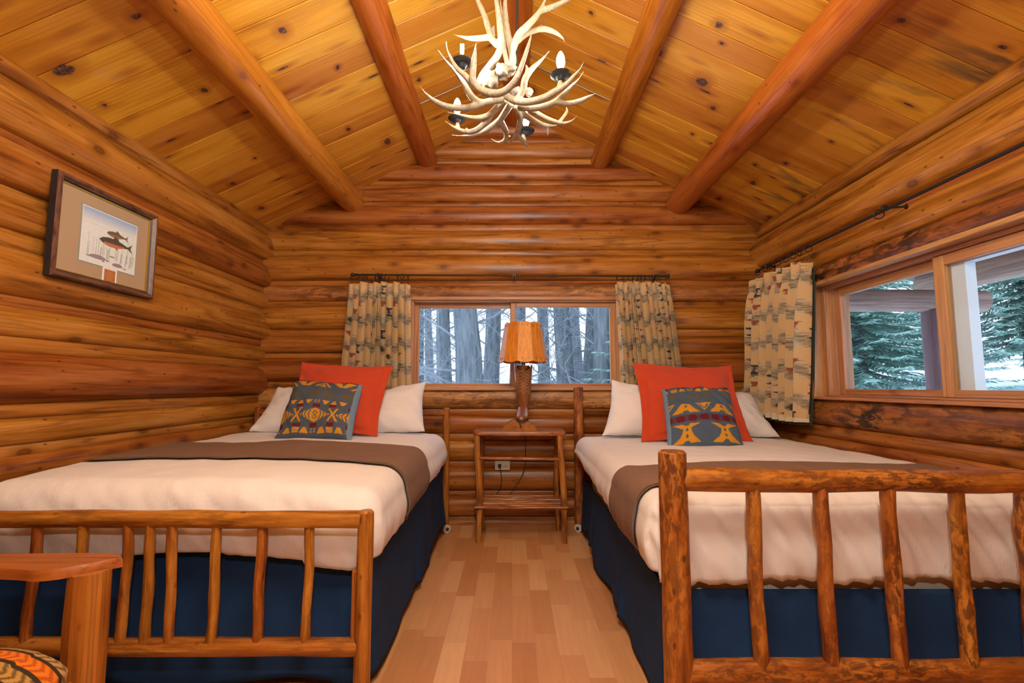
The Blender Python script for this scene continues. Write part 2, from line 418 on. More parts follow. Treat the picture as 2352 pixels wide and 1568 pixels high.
def antler_mat():
    t = NT('antler_bone')
    lc = t.attr('lc').outputs['Vector']; ob = t.n('ShaderNodeTexCoord').outputs['Object']
    n = t.noise(t.vmul(ob, (70, 70, 30)), 1, 4, .65, 1.5); n2 = t.noise(ob, 7, 3, .6)
    c = t.ramp(n, [(.3, (.19, .155, .10, 1)), (.5, (.33, .295, .22, 1)), (.7, (.42, .385, .31, 1))])
    c = t.mix(t.ramp(n2, [(.45, 0.0), (.7, .55)]), c, (.36, .29, .18, 1))
    t.bsdf(c, .42, .4, n, .3, .002); return t.m

M_CEIL = ceiling_mat(); M_FLOOR = floor_mat()
M_SHEET = sheet_mat()
M_PILLOW = fabric('white_pillow_cotton', (.79, .77, .775, 1), var=.03, bs=.08)
M_ORANGE = fabric('orange_linen', (.56, .062, .020, 1), var=.16, scale=500)
M_DENIM = fabric('navy_denim', (.0085, .038, .12, 1), var=.45, scale=650, blot=.25, sheen=0)
M_THROW = fabric('brown_wool', (.215, .122, .074, 1), var=.5, scale=330, blot=.12, sheen=.03)
M_BRAID = fabric('brown_braid', (.20, .11, .055, 1), var=.6, scale=260, c2=(.10, .055, .030, 1))
M_CUSH = attr_fabric('woven_wool_pattern'); M_PRINT = attr_fabric('watercolour_paper', .6, 300, .05)
M_CURT = curtain_mat()
M_LINING = fabric('olive_curtain_lining', (.045, .052, .035, 1)); M_HEM = fabric('cream_curtain_hem', (.62, .52, .38, 1))
M_IRON = plain('black_iron', (.012, .012, .013, 1), .45, .5)
M_PEWTER = plain('dark_pewter', (.06, .075, .095, 1), .38, .5, .75)
M_CREAM = plain('cream_candle_sleeve', (.75, .62, .44, 1), .5)
M_GLASS = glass_mat('window_glass'); M_BGLASS = glass_mat('bulb_clear_glass', (.97, .98, 1, 1))
M_BULB = emit('bulb_lit', (1, .88, .70, 1), 215.0); M_FIL = emit('bulb_filament', (1, .89, .74, 1), 1700.0)
M_ANTLER = antler_mat()
M_BURR = plain('antler_burr', (.28, .24, .185, 1), .6)
M_LEATHER = wood('boot_leather', (.15, .042, .014, 1), (.26, .078, .026, 1), (.36, .12, .042, 1), rough=.34, knot=0, streak=(14, 14, 7), tintamt=0, bs=.1)
M_STITCH = plain('cream_stitching', (.60, .42, .26, 1), .7)
M_PLATE = plain('ivory_outlet_plastic', (.62, .56, .46, 1), .4)
M_CASTER = plain('worn_white_caster', (.55, .50, .43, 1), .55); M_CAXLE = plain('dark_axle', (.05, .03, .02, 1), .5)
M_FRAME = wood('bronze_frame', (.055, .02, .010, 1), (.17, .075, .042, 1), (.26, .125, .075, 1), rough=.38, knot=0, streak=(40, 40, 12), tintamt=.0)
M_FSIDE = plain('black_frame_side', (.018, .018, .024, 1), .5)
M_GOLD = plain('gold_fillet', (.75, .48, .06, 1), .3, .5, .9)
M_MAT = fabric('linen_mat', (.42, .30, .19, 1), var=.2, scale=800); M_CARD = plain('white_card', (.80, .80, .80, 1), .6); M_TAN = plain('tan_caption', (.45, .16, .045, 1), .6)
M_BEVEL = plain('grey_green_bevel', (.30, .33, .29, 1), .6)
M_VINYL = plain('white_window_vinyl', (.72, .78, .84, 1), .4)
M_STEEL = plain('grey_conduit_metal', (.22, .19, .16, 1), .45, .5, .6)
M_CHROME = plain('chrome_socket', (.6, .6, .6, 1), .15, .5, 1.0)
M_BOX = fabric('white_mattress_ticking', (.72, .68, .62, 1), var=.03)

# ------------------------------------------------------------------ room shell
XL, XR, YB, YF = -2.05, 2.05, 3.955, -2.4
def log_rows(mb_fn, axis, plane, out, rows, span, openings, burl=(), seed=0):
    """stacked log courses; axis 0 runs along x (plane is y), axis 1 runs along y (plane is x); out = sign pointing outdoors"""
    for (z0, z1, strip) in rows:
        a, b = span(z1) if callable(span) else span
        segs = [(a, b)]
        for (oa, ob, oz0, oz1) in openings:
            if z1 > oz0 + .02 and z0 < oz1 - .02:
                ns = []
                for (p, q) in segs:
                    if oa > p: ns.append((p, min(q, oa)))
                    if ob < q: ns.append((max(p, ob), q))
                segs = ns
        mb = mb_fn(z0, z1); mb.piece()
        for (p, q) in segs:
            n = max(2, int((q - p) / .09)); h = (z1 - z0) / 2; zc = (z0 + z1) / 2
            bulge = min(.075, .72 * h) if not strip else min(.03, .55 * h)
            K = 12 if not strip else 8
            vs = []; ls = []; fs = []
            for i in range(n + 1):
                s = p + (q - p) * i / n
                w = MN.noise(V((s * .9, z0 * 7, seed + 3.3))) * (.009 if not strip else .004)
                e0 = MN.noise(V((s * 1.1, z0 * 11, seed))) * .006; e1 = MN.noise(V((s * 1.1, z1 * 11, seed))) * .006
                prof = []
                for k in range(K + 1):
                    th = -PI / 2 + PI * k / K
                    dd = (math.cos(th) ** .75) * (bulge + w) if 0 < k < K else 0.0
                    prof.append((dd, zc + (h + .003) * math.sin(th) + (e0 if k < K / 2 else e1)))
                prof = [(-.13, z0 - .003 + e0)] + prof + [(-.13, z1 + .003 + e1)]
                for (dd, z) in prof:
                    dd += MN.noise(V((s * 5, z * 16, seed + 9))) * .003 if dd > 0 else 0
                    vs.append((s, plane - out * dd, z) if axis == 0 else (plane - out * dd, s, z))
                    ls.append((dd, z - zc, s))
            m = K + 3
            for i in range(n):
                for k in range(m):
                    k2 = (k + 1) % m; q4 = (i * m + k, (i + 1) * m + k, (i + 1) * m + k2, i * m + k2)
                    fs.append(q4 if (axis == 0) == (out > 0) else q4[::-1])
            fs.append(tuple(range(m))); fs.append(tuple(n * m + k for k in range(m - 1, -1, -1)))
            mb.add(vs, fs, ls)

def rows_from(zs, first_strip):
    r = []; st = first_strip
    for i in range(len(zs) - 1):
        r.append((zs[i], zs[i + 1], st)); st = not st
    return r

BZ = [0.012, 0.071, .215, .273, .445, .501, .657, .718, .863, .915, 1.074, 1.132, 1.32, 1.364, 1.499, 1.56, 1.741, 1.79, 1.917, 1.964, 2.171, 2.224, 2.383, 2.443, 2.597, 2.637, 2.78, 2.822, 2.962, 3.016, 3.157, 3.2, 3.36]
back_rows = [(-.05, .05, True)] + rows_from(BZ[1:], False)
WB = (-.835, .885, 1.072, 1.80)
def back_span(z1):
    if z1 < 2.3: return (-2.12, 2.12)
    return (max(-2.12, ROOF_X - (ROOF_Z - z1) / SL - .32), min(2.12, ROOF_X + (ROOF_Z - z1) / SR + .32))
mA = MB(); mA.cur = 0
def pick_back(z0, z1):
    mA.cur = 1 if (abs(z1 - 1.917) < .02 or abs(z0 - .915) < .02) else 0
    return mA
log_rows(pick_back, 0, YB, 1, [r for r in back_rows], back_span, [WB], seed=1)
wb = tag(mA.build('wall_back', [W_LOG, W_BURL]), 'back wall of stacked varnished logs rising into the gable', 'wall', kind='structure')

LZ = [.0, .13, .19, .40, .46, .62, .69, .81, .86, .965, 1.03, 1.235, 1.30, 1.415, 1.47, 1.66, 1.73, 1.855, 1.905, 2.085, 2.13, 2.33]
left_rows = rows_from(LZ, False)
mL = MB(); log_rows(lambda a, b: mL, 1, XL, -1, left_rows, (YF - .1, YB + .12), [], seed=5)
mL.piece(); mL.tube([(-2.055, YF, 2.375), (-2.05, .8, 2.375), (-2.055, YB + .1, 2.375)], .05, 10)
tag(mL.build('wall_left', W_LOG), 'left wall of stacked varnished logs beside the picture', 'wall', kind='structure')

RZ = [.0, .14, .20, .40, .46, .60, .655, .765, .845, 1.03, 1.09, 1.27, 1.33, 1.50, 1.565, 1.70, 1.755, 1.885, 2.02, 2.065, 2.30]
right_rows = []
for i in range(len(RZ) - 1):
    right_rows.append((RZ[i], RZ[i + 1], round(RZ[i + 1] - RZ[i], 3) < .075))
WR = (1.32, 3.165, 1.028, 1.752)
mR = MB()
def pick_right(z0, z1):
    mR.cur = 1 if (abs(z0 - .845) < .01 or abs(z0 - 1.755) < .01) else 0
    return mR
log_rows(pick_right, 1, XR, 1, right_rows, (YF - .1, YB + .12), [WR], seed=11)
mR.cur = 0; mR.piece(); mR.tube([(2.055, YF, 2.36), (2.05, .8, 2.36), (2.055, YB + .1, 2.36)], .05, 10)
tag(mR.build('wall_right', [W_LOG, wood('log_dark_burl', (.10, .030, .010, 1), (.32, .105, .022, 1), (.50, .20, .045, 1), mott=1.0, mottc=(.030, .016, .009, 1), rough=.42)]),
    'right wall of stacked varnished logs around the wide window', 'wall', kind='structure')

mF = MB(); fz = [0, .2, .26, .46, .52, .72, .78, .98, 1.04, 1.24, 1.3, 1.5, 1.56, 1.76, 1.82, 2.02, 2.08, 2.28, 2.34, 2.54, 2.6, 2.8, 2.86, 3.06, 3.12, 3.36]
log_rows(lambda a, b: mF, 0, YF, -1, rows_from(fz, False), back_span, [], seed=21)
tag(mF.build('wall_front', W_LOG), 'log wall behind the photographer', 'wall', kind='structure')

mb = MB(); mb.span((-2.3, YF - .2, -.12), (2.3, YB + .15, 0.0), 1)
tag(mb.build('floor', M_FLOOR), 'maple laminate floor of short staggered strips', 'floor', kind='structure')
mb = MB()
mb.span((-2.0, YB - .022, 0), (2.0, YB + .01, .068), 0)
tag(bevel(mb.build('baseboard_back', W_BASE), .006), 'plain wooden baseboard under the back wall', 'baseboard', kind='structure')

# ceiling: boards running from eave to ridge
KNOTS = knot_list(); kf = []
mb = MB(); y = YF - .1; kk = math.sqrt(1 + SL * SL)
ys = []
while y < YB + .12:
    w = random.choice((.135, .15, .165, .18, .20)); ys.append((y, min(y + w, YB + .13))); y += w
for side in (-1, 1):
    for (y0, y1) in ys:
        mb.piece()
        xs = [ROOF_X + side * (2.42 * i / 24) for i in range(25)]
        g = .0012; vs = []; ls = []; uv = []; fs = []
        for x in xs:
            for (yy, dz) in ((y0 + g, .004), (y0 + g + .004, 0), (y1 - g - .004, 0), (y1 - g, .004), (y1 - g, .03), (y0 + g, .03)):
                vs.append((x, yy, roof_z(x) + dz)); ls.append((yy - (y0 + y1) / 2, 0.0, (x - ROOF_X) * kk)); uv.append((x * kk, yy))
        for i in range(24):
            sm_ = (xs[i] + xs[i + 1]) / 2 * kk; ym_ = (y0 + y1) / 2
            kn_ = min(KNOTS, key=lambda q: math.hypot((q[0] - sm_) * .6, q[1] - ym_))
            for k in range(6):
                kf.append(kn_)
                q = (i * 6 + k, i * 6 + (k + 1) % 6, (i + 1) * 6 + (k + 1) % 6, (i + 1) * 6 + k)
                fs.append(q if side < 0 else q[::-1])
        mb.add(vs, fs, ls, uv)
co_ = mb.build('ceiling', M_CEIL, smooth=False)
at1 = co_.data.attributes.new('knot_centre', 'FLOAT_VECTOR', 'FACE'); at1.data.foreach_set('vector', np.array([(q[0], q[1], 0) for q in kf], 'f').ravel())
at2 = co_.data.attributes.new('knot_size', 'FLOAT_VECTOR', 'FACE'); at2.data.foreach_set('vector', np.array([(1 / q[2], 1 / q[3], 0) for q in kf], 'f').ravel())
tag(co_, 'sloping ceiling of knotty honey pine boards', 'ceiling', kind='structure')
mb = MB()
for side in (-1, 1):
    a = V((ROOF_X, 0, ROOF_Z + .045)); b = V((ROOF_X + side * 2.5, 0, roof_z(ROOF_X + side * 2.5) + .045))
    mb.add([(a.x, YF - .2, a.z), (b.x, YF - .2, b.z), (b.x, YB + .3, b.z), (a.x, YB + .3, a.z), (a.x, YF - .2, a.z + .08), (b.x, YF - .2, b.z + .08), (b.x, YB + .3, b.z + .08), (a.x, YB + .3, a.z + .08)],
           [(0, 1, 2, 3), (4, 7, 6, 5), (0, 4, 5, 1), (2, 6, 7, 3), (0, 3, 7, 4), (1, 5, 6, 2)])
tag(mb.build('roof', W_BEAM, smooth=False), 'roof deck above the ceiling boards', 'roof', kind='structure')

# log beams under the boards
for (x, z, r, lab) in ((-1.34, 2.632, .103, 'thick round log beam on the left slope, above the framed fish print'),
                       (-.715, 3.005, .088, 'round log beam between the chandelier and the outer beam of the left slope'),
                       (.03, 3.36, .10, 'ridge log at the peak, directly behind the antler chandelier'),
                       (.75, 2.995, .088, 'round log beam on the right slope, just right of the chandelier'),
                       (1.385, 2.612, .103, 'thick round log beam on the right slope, nearest the wide window')):
    mb = MB(); mb.log((x, YF, z), (x, YB + .05, z), r, r * .97, 40, 22, .06, sway=.02, wf=3.0)
    tag(mb.build('ceiling_beam', W_BEAM), lab, 'ceiling beam', 'log beams under the ceiling', 'structure')

# ------------------------------------------------------------------ windows
def ring_frame(mb, lo, hi, wdt, d0, d1, axis):
    """rectangular frame; lo/hi = (s, z) corners; d0..d1 depth range; axis 0: s is x, depth is y; axis 1: s is y, depth is x"""
    (s0, z0), (s1, z1) = lo, hi
    wl, wr, wt, wb_ = wdt
    def B(sa, sb, za, zb, ax):
        if axis == 0: mb.piece(); mb.span((sa, d0, za), (sb, d1, zb), ax)
        else: mb.piece(); mb.span((d0, sa, za), (d1, sb, zb), 1 if ax == 0 else 2)
    B(s0, s0 + wl, z0, z1, 2); B(s1 - wr, s1, z0, z1, 2)
    B(s0 + wl, s1 - wr, z1 - wt, z1, 0); B(s0 + wl, s1 - wr, z0, z0 + wb_, 0)

# back window
w1 = tag(empty('window_1', (0, YB, 1.44)), 'fir framed sliding window in the back wall behind the lamp', 'window', kind='structure')
mb = MB(); ring_frame(mb, (-.845, 1.06), (.89, 1.822), (.028, .028, .028, .022), 3.885, 4.06, 0)
ring_frame(mb, (-.82, 1.078), (.865, 1.798), (.016, .016, .016, .014), 3.91, 4.06, 0)
bevel(mb.build('window_frame', W_SASH, w1, smooth=False), .004)
mb = MB(); ring_frame(mb, (-.815, 1.085), (.008, 1.785), (.045, .024, .045, .032), 3.985, 4.02, 0)
sl = bevel(mb.build('sash', W_SASH, w1, smooth=False), .004)
mb = MB(); ring_frame(mb, (-.012, 1.085), (.862, 1.785), (.045, .058, .042, .032), 3.945, 3.98, 0)
sr = bevel(mb.build('sash', W_SASH, w1, smooth=False), .004)
mb = MB(); mb.span((-.775, 4.000, 1.112), (-.012, 4.004, 1.745)); mb.build('pane', M_GLASS, w1, smooth=False)
mb = MB(); mb.span((.028, 3.960, 1.112), (.81, 3.964, 1.748)); mb.build('pane', M_GLASS, w1, smooth=False)

# right window
w2 = tag(empty('window_2', (XR, 2.24, 1.39)), 'wide fir framed sliding window in the right wall facing the porch', 'window', kind='structure')
mb = MB(); ring_frame(mb, (1.30, 1.012), (3.185, 1.768), (.022, .022, .026, .018), 1.965, 2.20, 1)
ring_frame(mb, (1.32, 1.03), (3.165, 1.742), (.05, .05, .022, .012), 2.035, 2.20, 1)
bevel(mb.build('window_frame', W_SASH, w2, smooth=False), .004)
mb = MB(); ring_frame(mb, (2.29, 1.044), (3.095, 1.718), (.06, .055, .05, .035), 2.085, 2.12, 1)
bevel(mb.build('sash', W_SASH, w2, smooth=False), .004)
mb = MB(); ring_frame(mb, (1.38, 1.044), (2.31, 1.718), (.06, .06, .05, .035), 2.045, 2.08, 1)
bevel(mb.build('sash', W_SASH, w2, smooth=False), .004)
mb = MB(); ring_frame(mb, (1.43, 1.075), (2.245, 1.675), (.02, .07, .012, .004), 2.075, 2.125, 1)
tag(bevel(mb.build('glazing_strip', M_VINYL, w2, smooth=False), .003), 'white vinyl strip along the mullion')
mb = MB(); mb.span((2.1, 2.345, 1.075), (2.104, 3.045, 1.672)); mb.build('pane', M_GLASS, w2, smooth=False)
mb = MB(); mb.span((2.06, 1.435, 1.075), (2.064, 2.255, 1.672)); mb.build('pane', M_GLASS, w2, smooth=False)
mb = MB(); mb.tube([(1.962, 3.176, 1.66), (1.956, 3.176, 1.66)], .006, 10); tag(mb.build('screw_head', M_GOLD, w2), 'small brass screw')

# ------------------------------------------------------------------ curtains and rods
NP = np.random.RandomState(3)
def tri(x): x = x - math.floor(x); return 1 - abs(2 * x - 1)
def curt_col(u, v, sd):
    j = MN.noise(V((u * 9, v * 170, sd))) * .022 + MN.noise(V((u * 30, v * 420, sd + 5))) * .008
    z = v + .075 * tri((u + j) / .17 + sd)
    b = (z / .20) % 1.0
    tan_, grey, pale = (.66, .46, .235), (.40, .325, .22), (.58, .46, .31)
    e = MN.noise(V((u * 14, v * 260, sd + 2)))
    if b < .42: c = tan_
    elif b < .56: c = pale if e > -.1 else grey
    elif b < .86: c = grey if e > -.22 else (.17, .155, .10)
    else: c = pale if e > 0 else tan_
    uu = (u + j * .6) / .085; vv = v / .118 + (.5 if int(math.floor(uu)) % 2 else 0)
    cu, cv = math.floor(uu), math.floor(vv); fu, fv = uu - cu - .5, vv - cv - .5
    h = (math.sin(cu * 12.9 + cv * 78.2 + sd) * 43758.5) % 1.0
    d = abs(fu) * 1.25 + abs(fv) * 1.0; sq = max(abs(fu), abs(fv))
    step = (abs(fv) * 9) % 1.0
    if h < .26:
        if 0 < fv + .2 < .34 and abs(fu) < .30 - (fv + .2) * .75 + (.05 if step > .5 else 0): c = (.30, .10, .07)
    elif h < .34:
        if sq < .29 and (abs(fv) > .17 or abs(fu) < .10): c = (.055, .055, .058)
        elif sq < .29: c = (.55, .42, .3)
    elif h < .42:
        if d < .24: c = (.065, .062, .045)
    elif h < .54:
        if sq < .2: c = (.42, .46, .42)
    elif h < .60:
        if sq < .26: c = (.22, .06, .045) if abs(fv) > .17 else ((.62, .54, .42) if d > .14 else (.06, .06, .06))
    return c

def curtain(label, topA, topB, botA, botB, normal, sd, nf=9, hang=None, lining=False, rod=None, nring=10, cloth_w=.95):
    """topA..botB: corners (3-D); folds push along normal"""
    t = thing('curtain', label, 'curtain', 'ikat curtain panels', loc=(V(topA) + V(topB)) / 2)
    A, B, C, D = map(V, (topA, topB, botA, botB)); nrm = V(normal)
    def pt(u, v):
        uw = u + .018 * math.sin(u * 17 + sd)
        top = A.lerp(B, uw); bot = C.lerp(D, u)
        p = top.lerp(bot, v)
        ph = u * nf * 2 * PI + 1.5 * math.sin(u * 9 + sd) + .35 * v * math.sin(3 * u + sd)
        amp = .018 + .014 * min(1, v * 3) + .006 * MN.noise(V((u * 5, v * 2, sd)))
        amp *= 1 - .55 * math.exp(-((v - .085) / .05) ** 2)
        sgn = math.sin(ph); sgn = math.copysign(abs(sgn) ** .9, sgn)
        f = sgn * amp + .02 * MN.noise(V((u * 3.3, v * 1.7, sd + 4)))
        side = math.cos(ph) * .010
        q = p + nrm * f + (B - A).normalized() * side
        q.z += .007 * math.sin(ph * .5) * (1 if v < .02 else 0) + .010 * math.sin(u * 6 + sd) * v
        if v < .05: q += V((0, 0, -.012 * (abs(u - .5) * 2) ** 6 * 2))
        return q
    nu, nv = 150, 230; mb = MB(); mb.grid(nu, nv, pt)
    H = (A - C).length; cols = [curt_col(i / nu * cloth_w, j / nv * H, sd) for j in range(nv + 1) for i in range(nu + 1)]
    o = mb.build('cloth', M_CURT, t, colors=cols, ang=180)
    if lining:
        mb = MB(); mb.grid(60, 4, lambda u, v: pt(u, .972 + .028 * v) + V((0, 0, -.004 - .026 * v)) - nrm * .006)
        h = mb.build('hem', M_HEM, t, ang=180); tag(h, 'cream hem band')
        mb = MB(); mb.grid(60, 30, lambda u, v: pt(.03 + .97 * u, .05 + .95 * v) + V((0, 0, -.05 * v)) - nrm * (.018 + .02 * v) + (D - C).normalized() * (-.02 * v))
        h = mb.build('lining', M_LINING, t, ang=180); tag(h, 'dark olive lining showing under the hem')
    if rod is not None:
        ra, rb = map(V, rod); ax = (rb - ra).normalized()
        for i in range(nring):
            u = (.03 + .94 * i / (nring - 1)) + rnd(-.03, .03) * (0 < i < nring - 1)
            p = A.lerp(B, u); k = (p - ra).dot(ax); c = ra + ax * k + V((0, 0, -.012))
            mb = MB(); mb.torus(c, .0205, .0028, (ax + V((rnd(-.5, .5), rnd(-.5, .5), rnd(-.15, .15)))), 16, 6)
            mb.tube([c + V((0, 0, -.021)), c + V((0, 0, -.034)), V((c.x, c.y, pt(u, 0).z))], .0014, 5)
            mb.build('curtain_ring', M_IRON, t)
    return t

def rod(label, a, b, ends, brackets, group=None):
    t = thing('curtain_rod', label, 'curtain rod', 'black iron curtain rods', loc=(V(a) + V(b)) / 2)
    mb = MB(); mb.tube([a, V(a).lerp(V(b), .5), b], .0078, 12); mb.build('rod', M_IRON, t)
    d = (V(b) - V(a)).normalized()
    for e, s in ends:
        mb = MB(); mb.ball(V(e), .017, 14, 10); mb.tube([V(e) - d * s * .014, V(e) - d * s * .032], [.009, .011], 10); mb.build('finial', M_IRON, t)
    for (p, wdir, ln) in brackets:
        p = V(p); w = V(wdir); mb = MB()
        mb.torus(p, .0105, .0045, d, 14, 6); mb.box(p + V((0, 0, .0)), (.020, .020, .026) if abs(d.x) > .5 else (.020, .020, .026))
        mb.tube([p, p + w * ln], .0055, 8); mb.tube([p + w * (ln - .006), p + w * ln], .014, 10)
        mb.build('bracket', M_IRON, t)
    return t

RB = 3.80
ra = at(810, 631, Y=RB); rb = at(1534, 634, Y=RB)
rod('straight black iron curtain rod across the back window, behind the lamp', ra, rb, ((ra, -1), (rb, 1)),
    [(at(1181, 631, Y=RB), (0, 1, 0), .10), (ra.lerp(rb, .08), (0, 1, 0), .10), (ra.lerp(rb, .965), (0, 1, 0), .10)])
yb = RB
curtain('patterned beige curtain gathered at the left of the back window', at(801, 648, Y=yb), at(941, 648, Y=yb), at(783, 905, Y=yb + .03), at(943, 905, Y=yb + .03), (0, -1, 0), 1.7, 11, rod=(ra, rb), nring=11)
curtain('patterned beige curtain gathered at the right of the back window', at(1414, 645, Y=yb), at(1533, 648, Y=yb), at(1431, 925, Y=yb + .03), at(1573, 925, Y=yb + .03), (0, -1, 0), 4.1, 11, rod=(ra, rb), nring=11)
XD = 1.915
ra2 = at(1740, 622, X=XD); rb2 = V((XD, .92, ra2.z + .015))
rod('long black iron curtain rod above the wide window on the right wall', ra2, rb2, ((ra2, 1), (rb2, -1)),
    [(at(2032, 478, X=XD), (.8, -.28, -.02), .11), (ra2.lerp(rb2, .05), (1, 0, 0), .06), (ra2.lerp(rb2, .97), (1, 0, 0), .06)])
curtain('patterned beige curtain with dark green lining hanging at the wide window, in the room corner', at(1722, 642, X=XD - .055), at(1862, 592, X=XD), at(1712, 938, X=XD - .085), at(1846, 962, X=XD - .02), (-1, 0, 0), 7.3, 8, lining=True, rod=(ra2, rb2), nring=8, cloth_w=.8)
mb = MB(); cr = at(2030, 480, X=XD) + V((0, .035, -.016)); mb.torus(cr, .0235, .003, (.3, 1, .1), 18, 6)
tag(mb.build('curtain_ring', M_IRON, origin=cr), 'single empty black ring hanging beside the rod bracket above the wide window', 'curtain ring')

# ------------------------------------------------------------------ beds
def log_bed(label, xl, xr, yh, yf, prof, mat_post, mat_head):
    t = thing('log_bed', label, 'bed', 'log beds', loc=((xl + xr) / 2, (yh + yf) / 2, 0))
    P = prof
    for i, x in enumerate((xl, xr)):
        mb = MB(); mb.log((x, yh, .055), (x, yh, P['hz'][i]), P['hr'], P['hr'] * .97, 12, 18, .05 if not P.get('rough') else .10, .006, wf=9)
        hp = mb.build('headboard_post', mat_head, t)
        mb = MB(); mb.log((x, yf, .04), (x, yf, P['fz']), P['fr'], P['fr'] * .97, 12, 20, .04, .007); mb.build('footboard_post', mat_post, t)
        mb = MB(); cx = x + (.005 if i else -.005)
        dv_ = V((.55, -.83, 0)) if i else V((-.55, -.83, 0)); cc_ = V((cx, yh - .012, .031))
        mb.tube([cc_ - dv_ * .030, cc_ - dv_ * .028, cc_ + dv_ * .028, cc_ + dv_ * .030], [.024, .031, .031, .024], 18)
        cs = mb.build('caster', M_CASTER, t); tag(cs, 'worn white caster wheel')
        mb = MB(); mb.tube([cc_ - dv_ * .033, cc_ + dv_ * .033], .013, 12); mb.tube([(cx, yh, .04), (cx, yh, .075)], .008, 8); mb.build('axle', M_CAXLE, cs)
    for z in P['hrails']:
        mb = MB(); mb.log((xl, yh, z), (xr, yh, z), P['rr'] * .9, None, 14, 14, .06, sway=.006); mb.build('headboard_rail', mat_post, t)
    for nm, z, r in (('top_rail', P['rt'], P['rr']), ('bottom_rail', P['rb'], P['rr'])):
        mb = MB(); mb.log((xl + P['fr'] * .5, yf, z), (xr - P['fr'] * .5, yf, z), r, r * 1.02, 30, 16, .20, sway=.010, wf=4)
        mb.build(nm, mat_post, t)
    for (xt, xb) in P['sp']:
        mb = MB(); mb.log((xb, yf - .004, P['rb'] + .004), (xt, yf - .004, P['rt'] - .004), P['sr'] * 1.05, P['sr'] * .95, 12, 12, .22, sway=.012, wf=9); mb.build('spindle', W_BARK if P.get('rough') else W_POLE, t)
    for x in (xl + .085, xr - .085):
        mb = MB(); mb.span((x - .012, yf + .32, .18), (x + .012, yh - .02, .32), 1); bevel(mb.build('side_rail', W_ARM, t), .004)
    if not P.get('rough'):
        for x in (xl + .032, xr - .032):
            mb = MB(); mb.span((x - .011, yf - .005, .20), (x + .011, yf + .115, .47), 2); bevel(mb.build('rail_bracket', W_ARM, t), .006)
    return t

LB = dict(hz=(.935, .93), hr=.027, fz=.67, fr=.028, rr=.0285, rt=.640, rb=.222, sr=.0165, hrails=(.89, .62),
          sp=((-1.80, -1.80), (-1.636, -1.641), (-1.476, -1.489), (-1.322, -1.323), (-1.244, -1.239), (-1.17, -1.158), (-1.015, -1.018), (-.858, -.857), (-.697, -.697)))
XLL, XLR = -1.955, -.505
log_bed('low log bed with closely spaced slim spindles, against the left log wall', XLL, XLR, 3.76, 1.72, LB, W_POLE, W_POLE)
RB_ = dict(hz=(1.09, 1.05), hr=.038, fz=.892, fr=.045, rr=.035, rt=.797, rb=.222, sr=.022, hrails=(.95, .62), rough=True,
           sp=((.767, .767), (.982, .982), (1.196, 1.198), (1.413, 1.412), (1.624, 1.618), (1.80, 1.80)))
XRL, XRR = .515, 1.955
log_bed('taller log bed with thick corner post and wide spaced spindles, under the wide window', XRL, XRR, 3.78, 1.58, RB_, W_BARK, W_BARKD)

def soft(x): return max(0.0, x)
def rbox(mb, lo, hi, r, n=6, lump=0.0, uvs=1):
    """rounded box by superellipsoid-like corner rounding"""
    lo = V(lo); hi = V(hi); c = (lo + hi) / 2; h = (hi - lo) / 2
    N = 16; vs = []; fs = []
    def face(ax, sg):
        b = len(vs); a1, a2 = (ax + 1) % 3, (ax + 2) % 3
        for j in range(N + 1):
            for i in range(N + 1):
                p = V((0, 0, 0)); p[ax] = sg; p[a1] = (2 * i / N - 1); p[a2] = (2 * j / N - 1)
                q = V((p.x * h.x, p.y * h.y, p.z * h.z)); inn = V([max(-(h[k] - r), min(h[k] - r, q[k])) for k in range(3)])
                d = q - inn
                if d.length > 1e-6: q = inn + d.normalized() * r
                vs.append(c + q)
        for j in range(N):
            for i in range(N):
                f = (b + j * (N + 1) + i, b + j * (N + 1) + i + 1, b + (j + 1) * (N + 1) + i + 1, b + (j + 1) * (N + 1) + i)
                fs.append(f if sg > 0 else f[::-1])
    for ax in range(3):
        for sg in (-1, 1): face(ax, sg)
    mb.add(vs, fs)

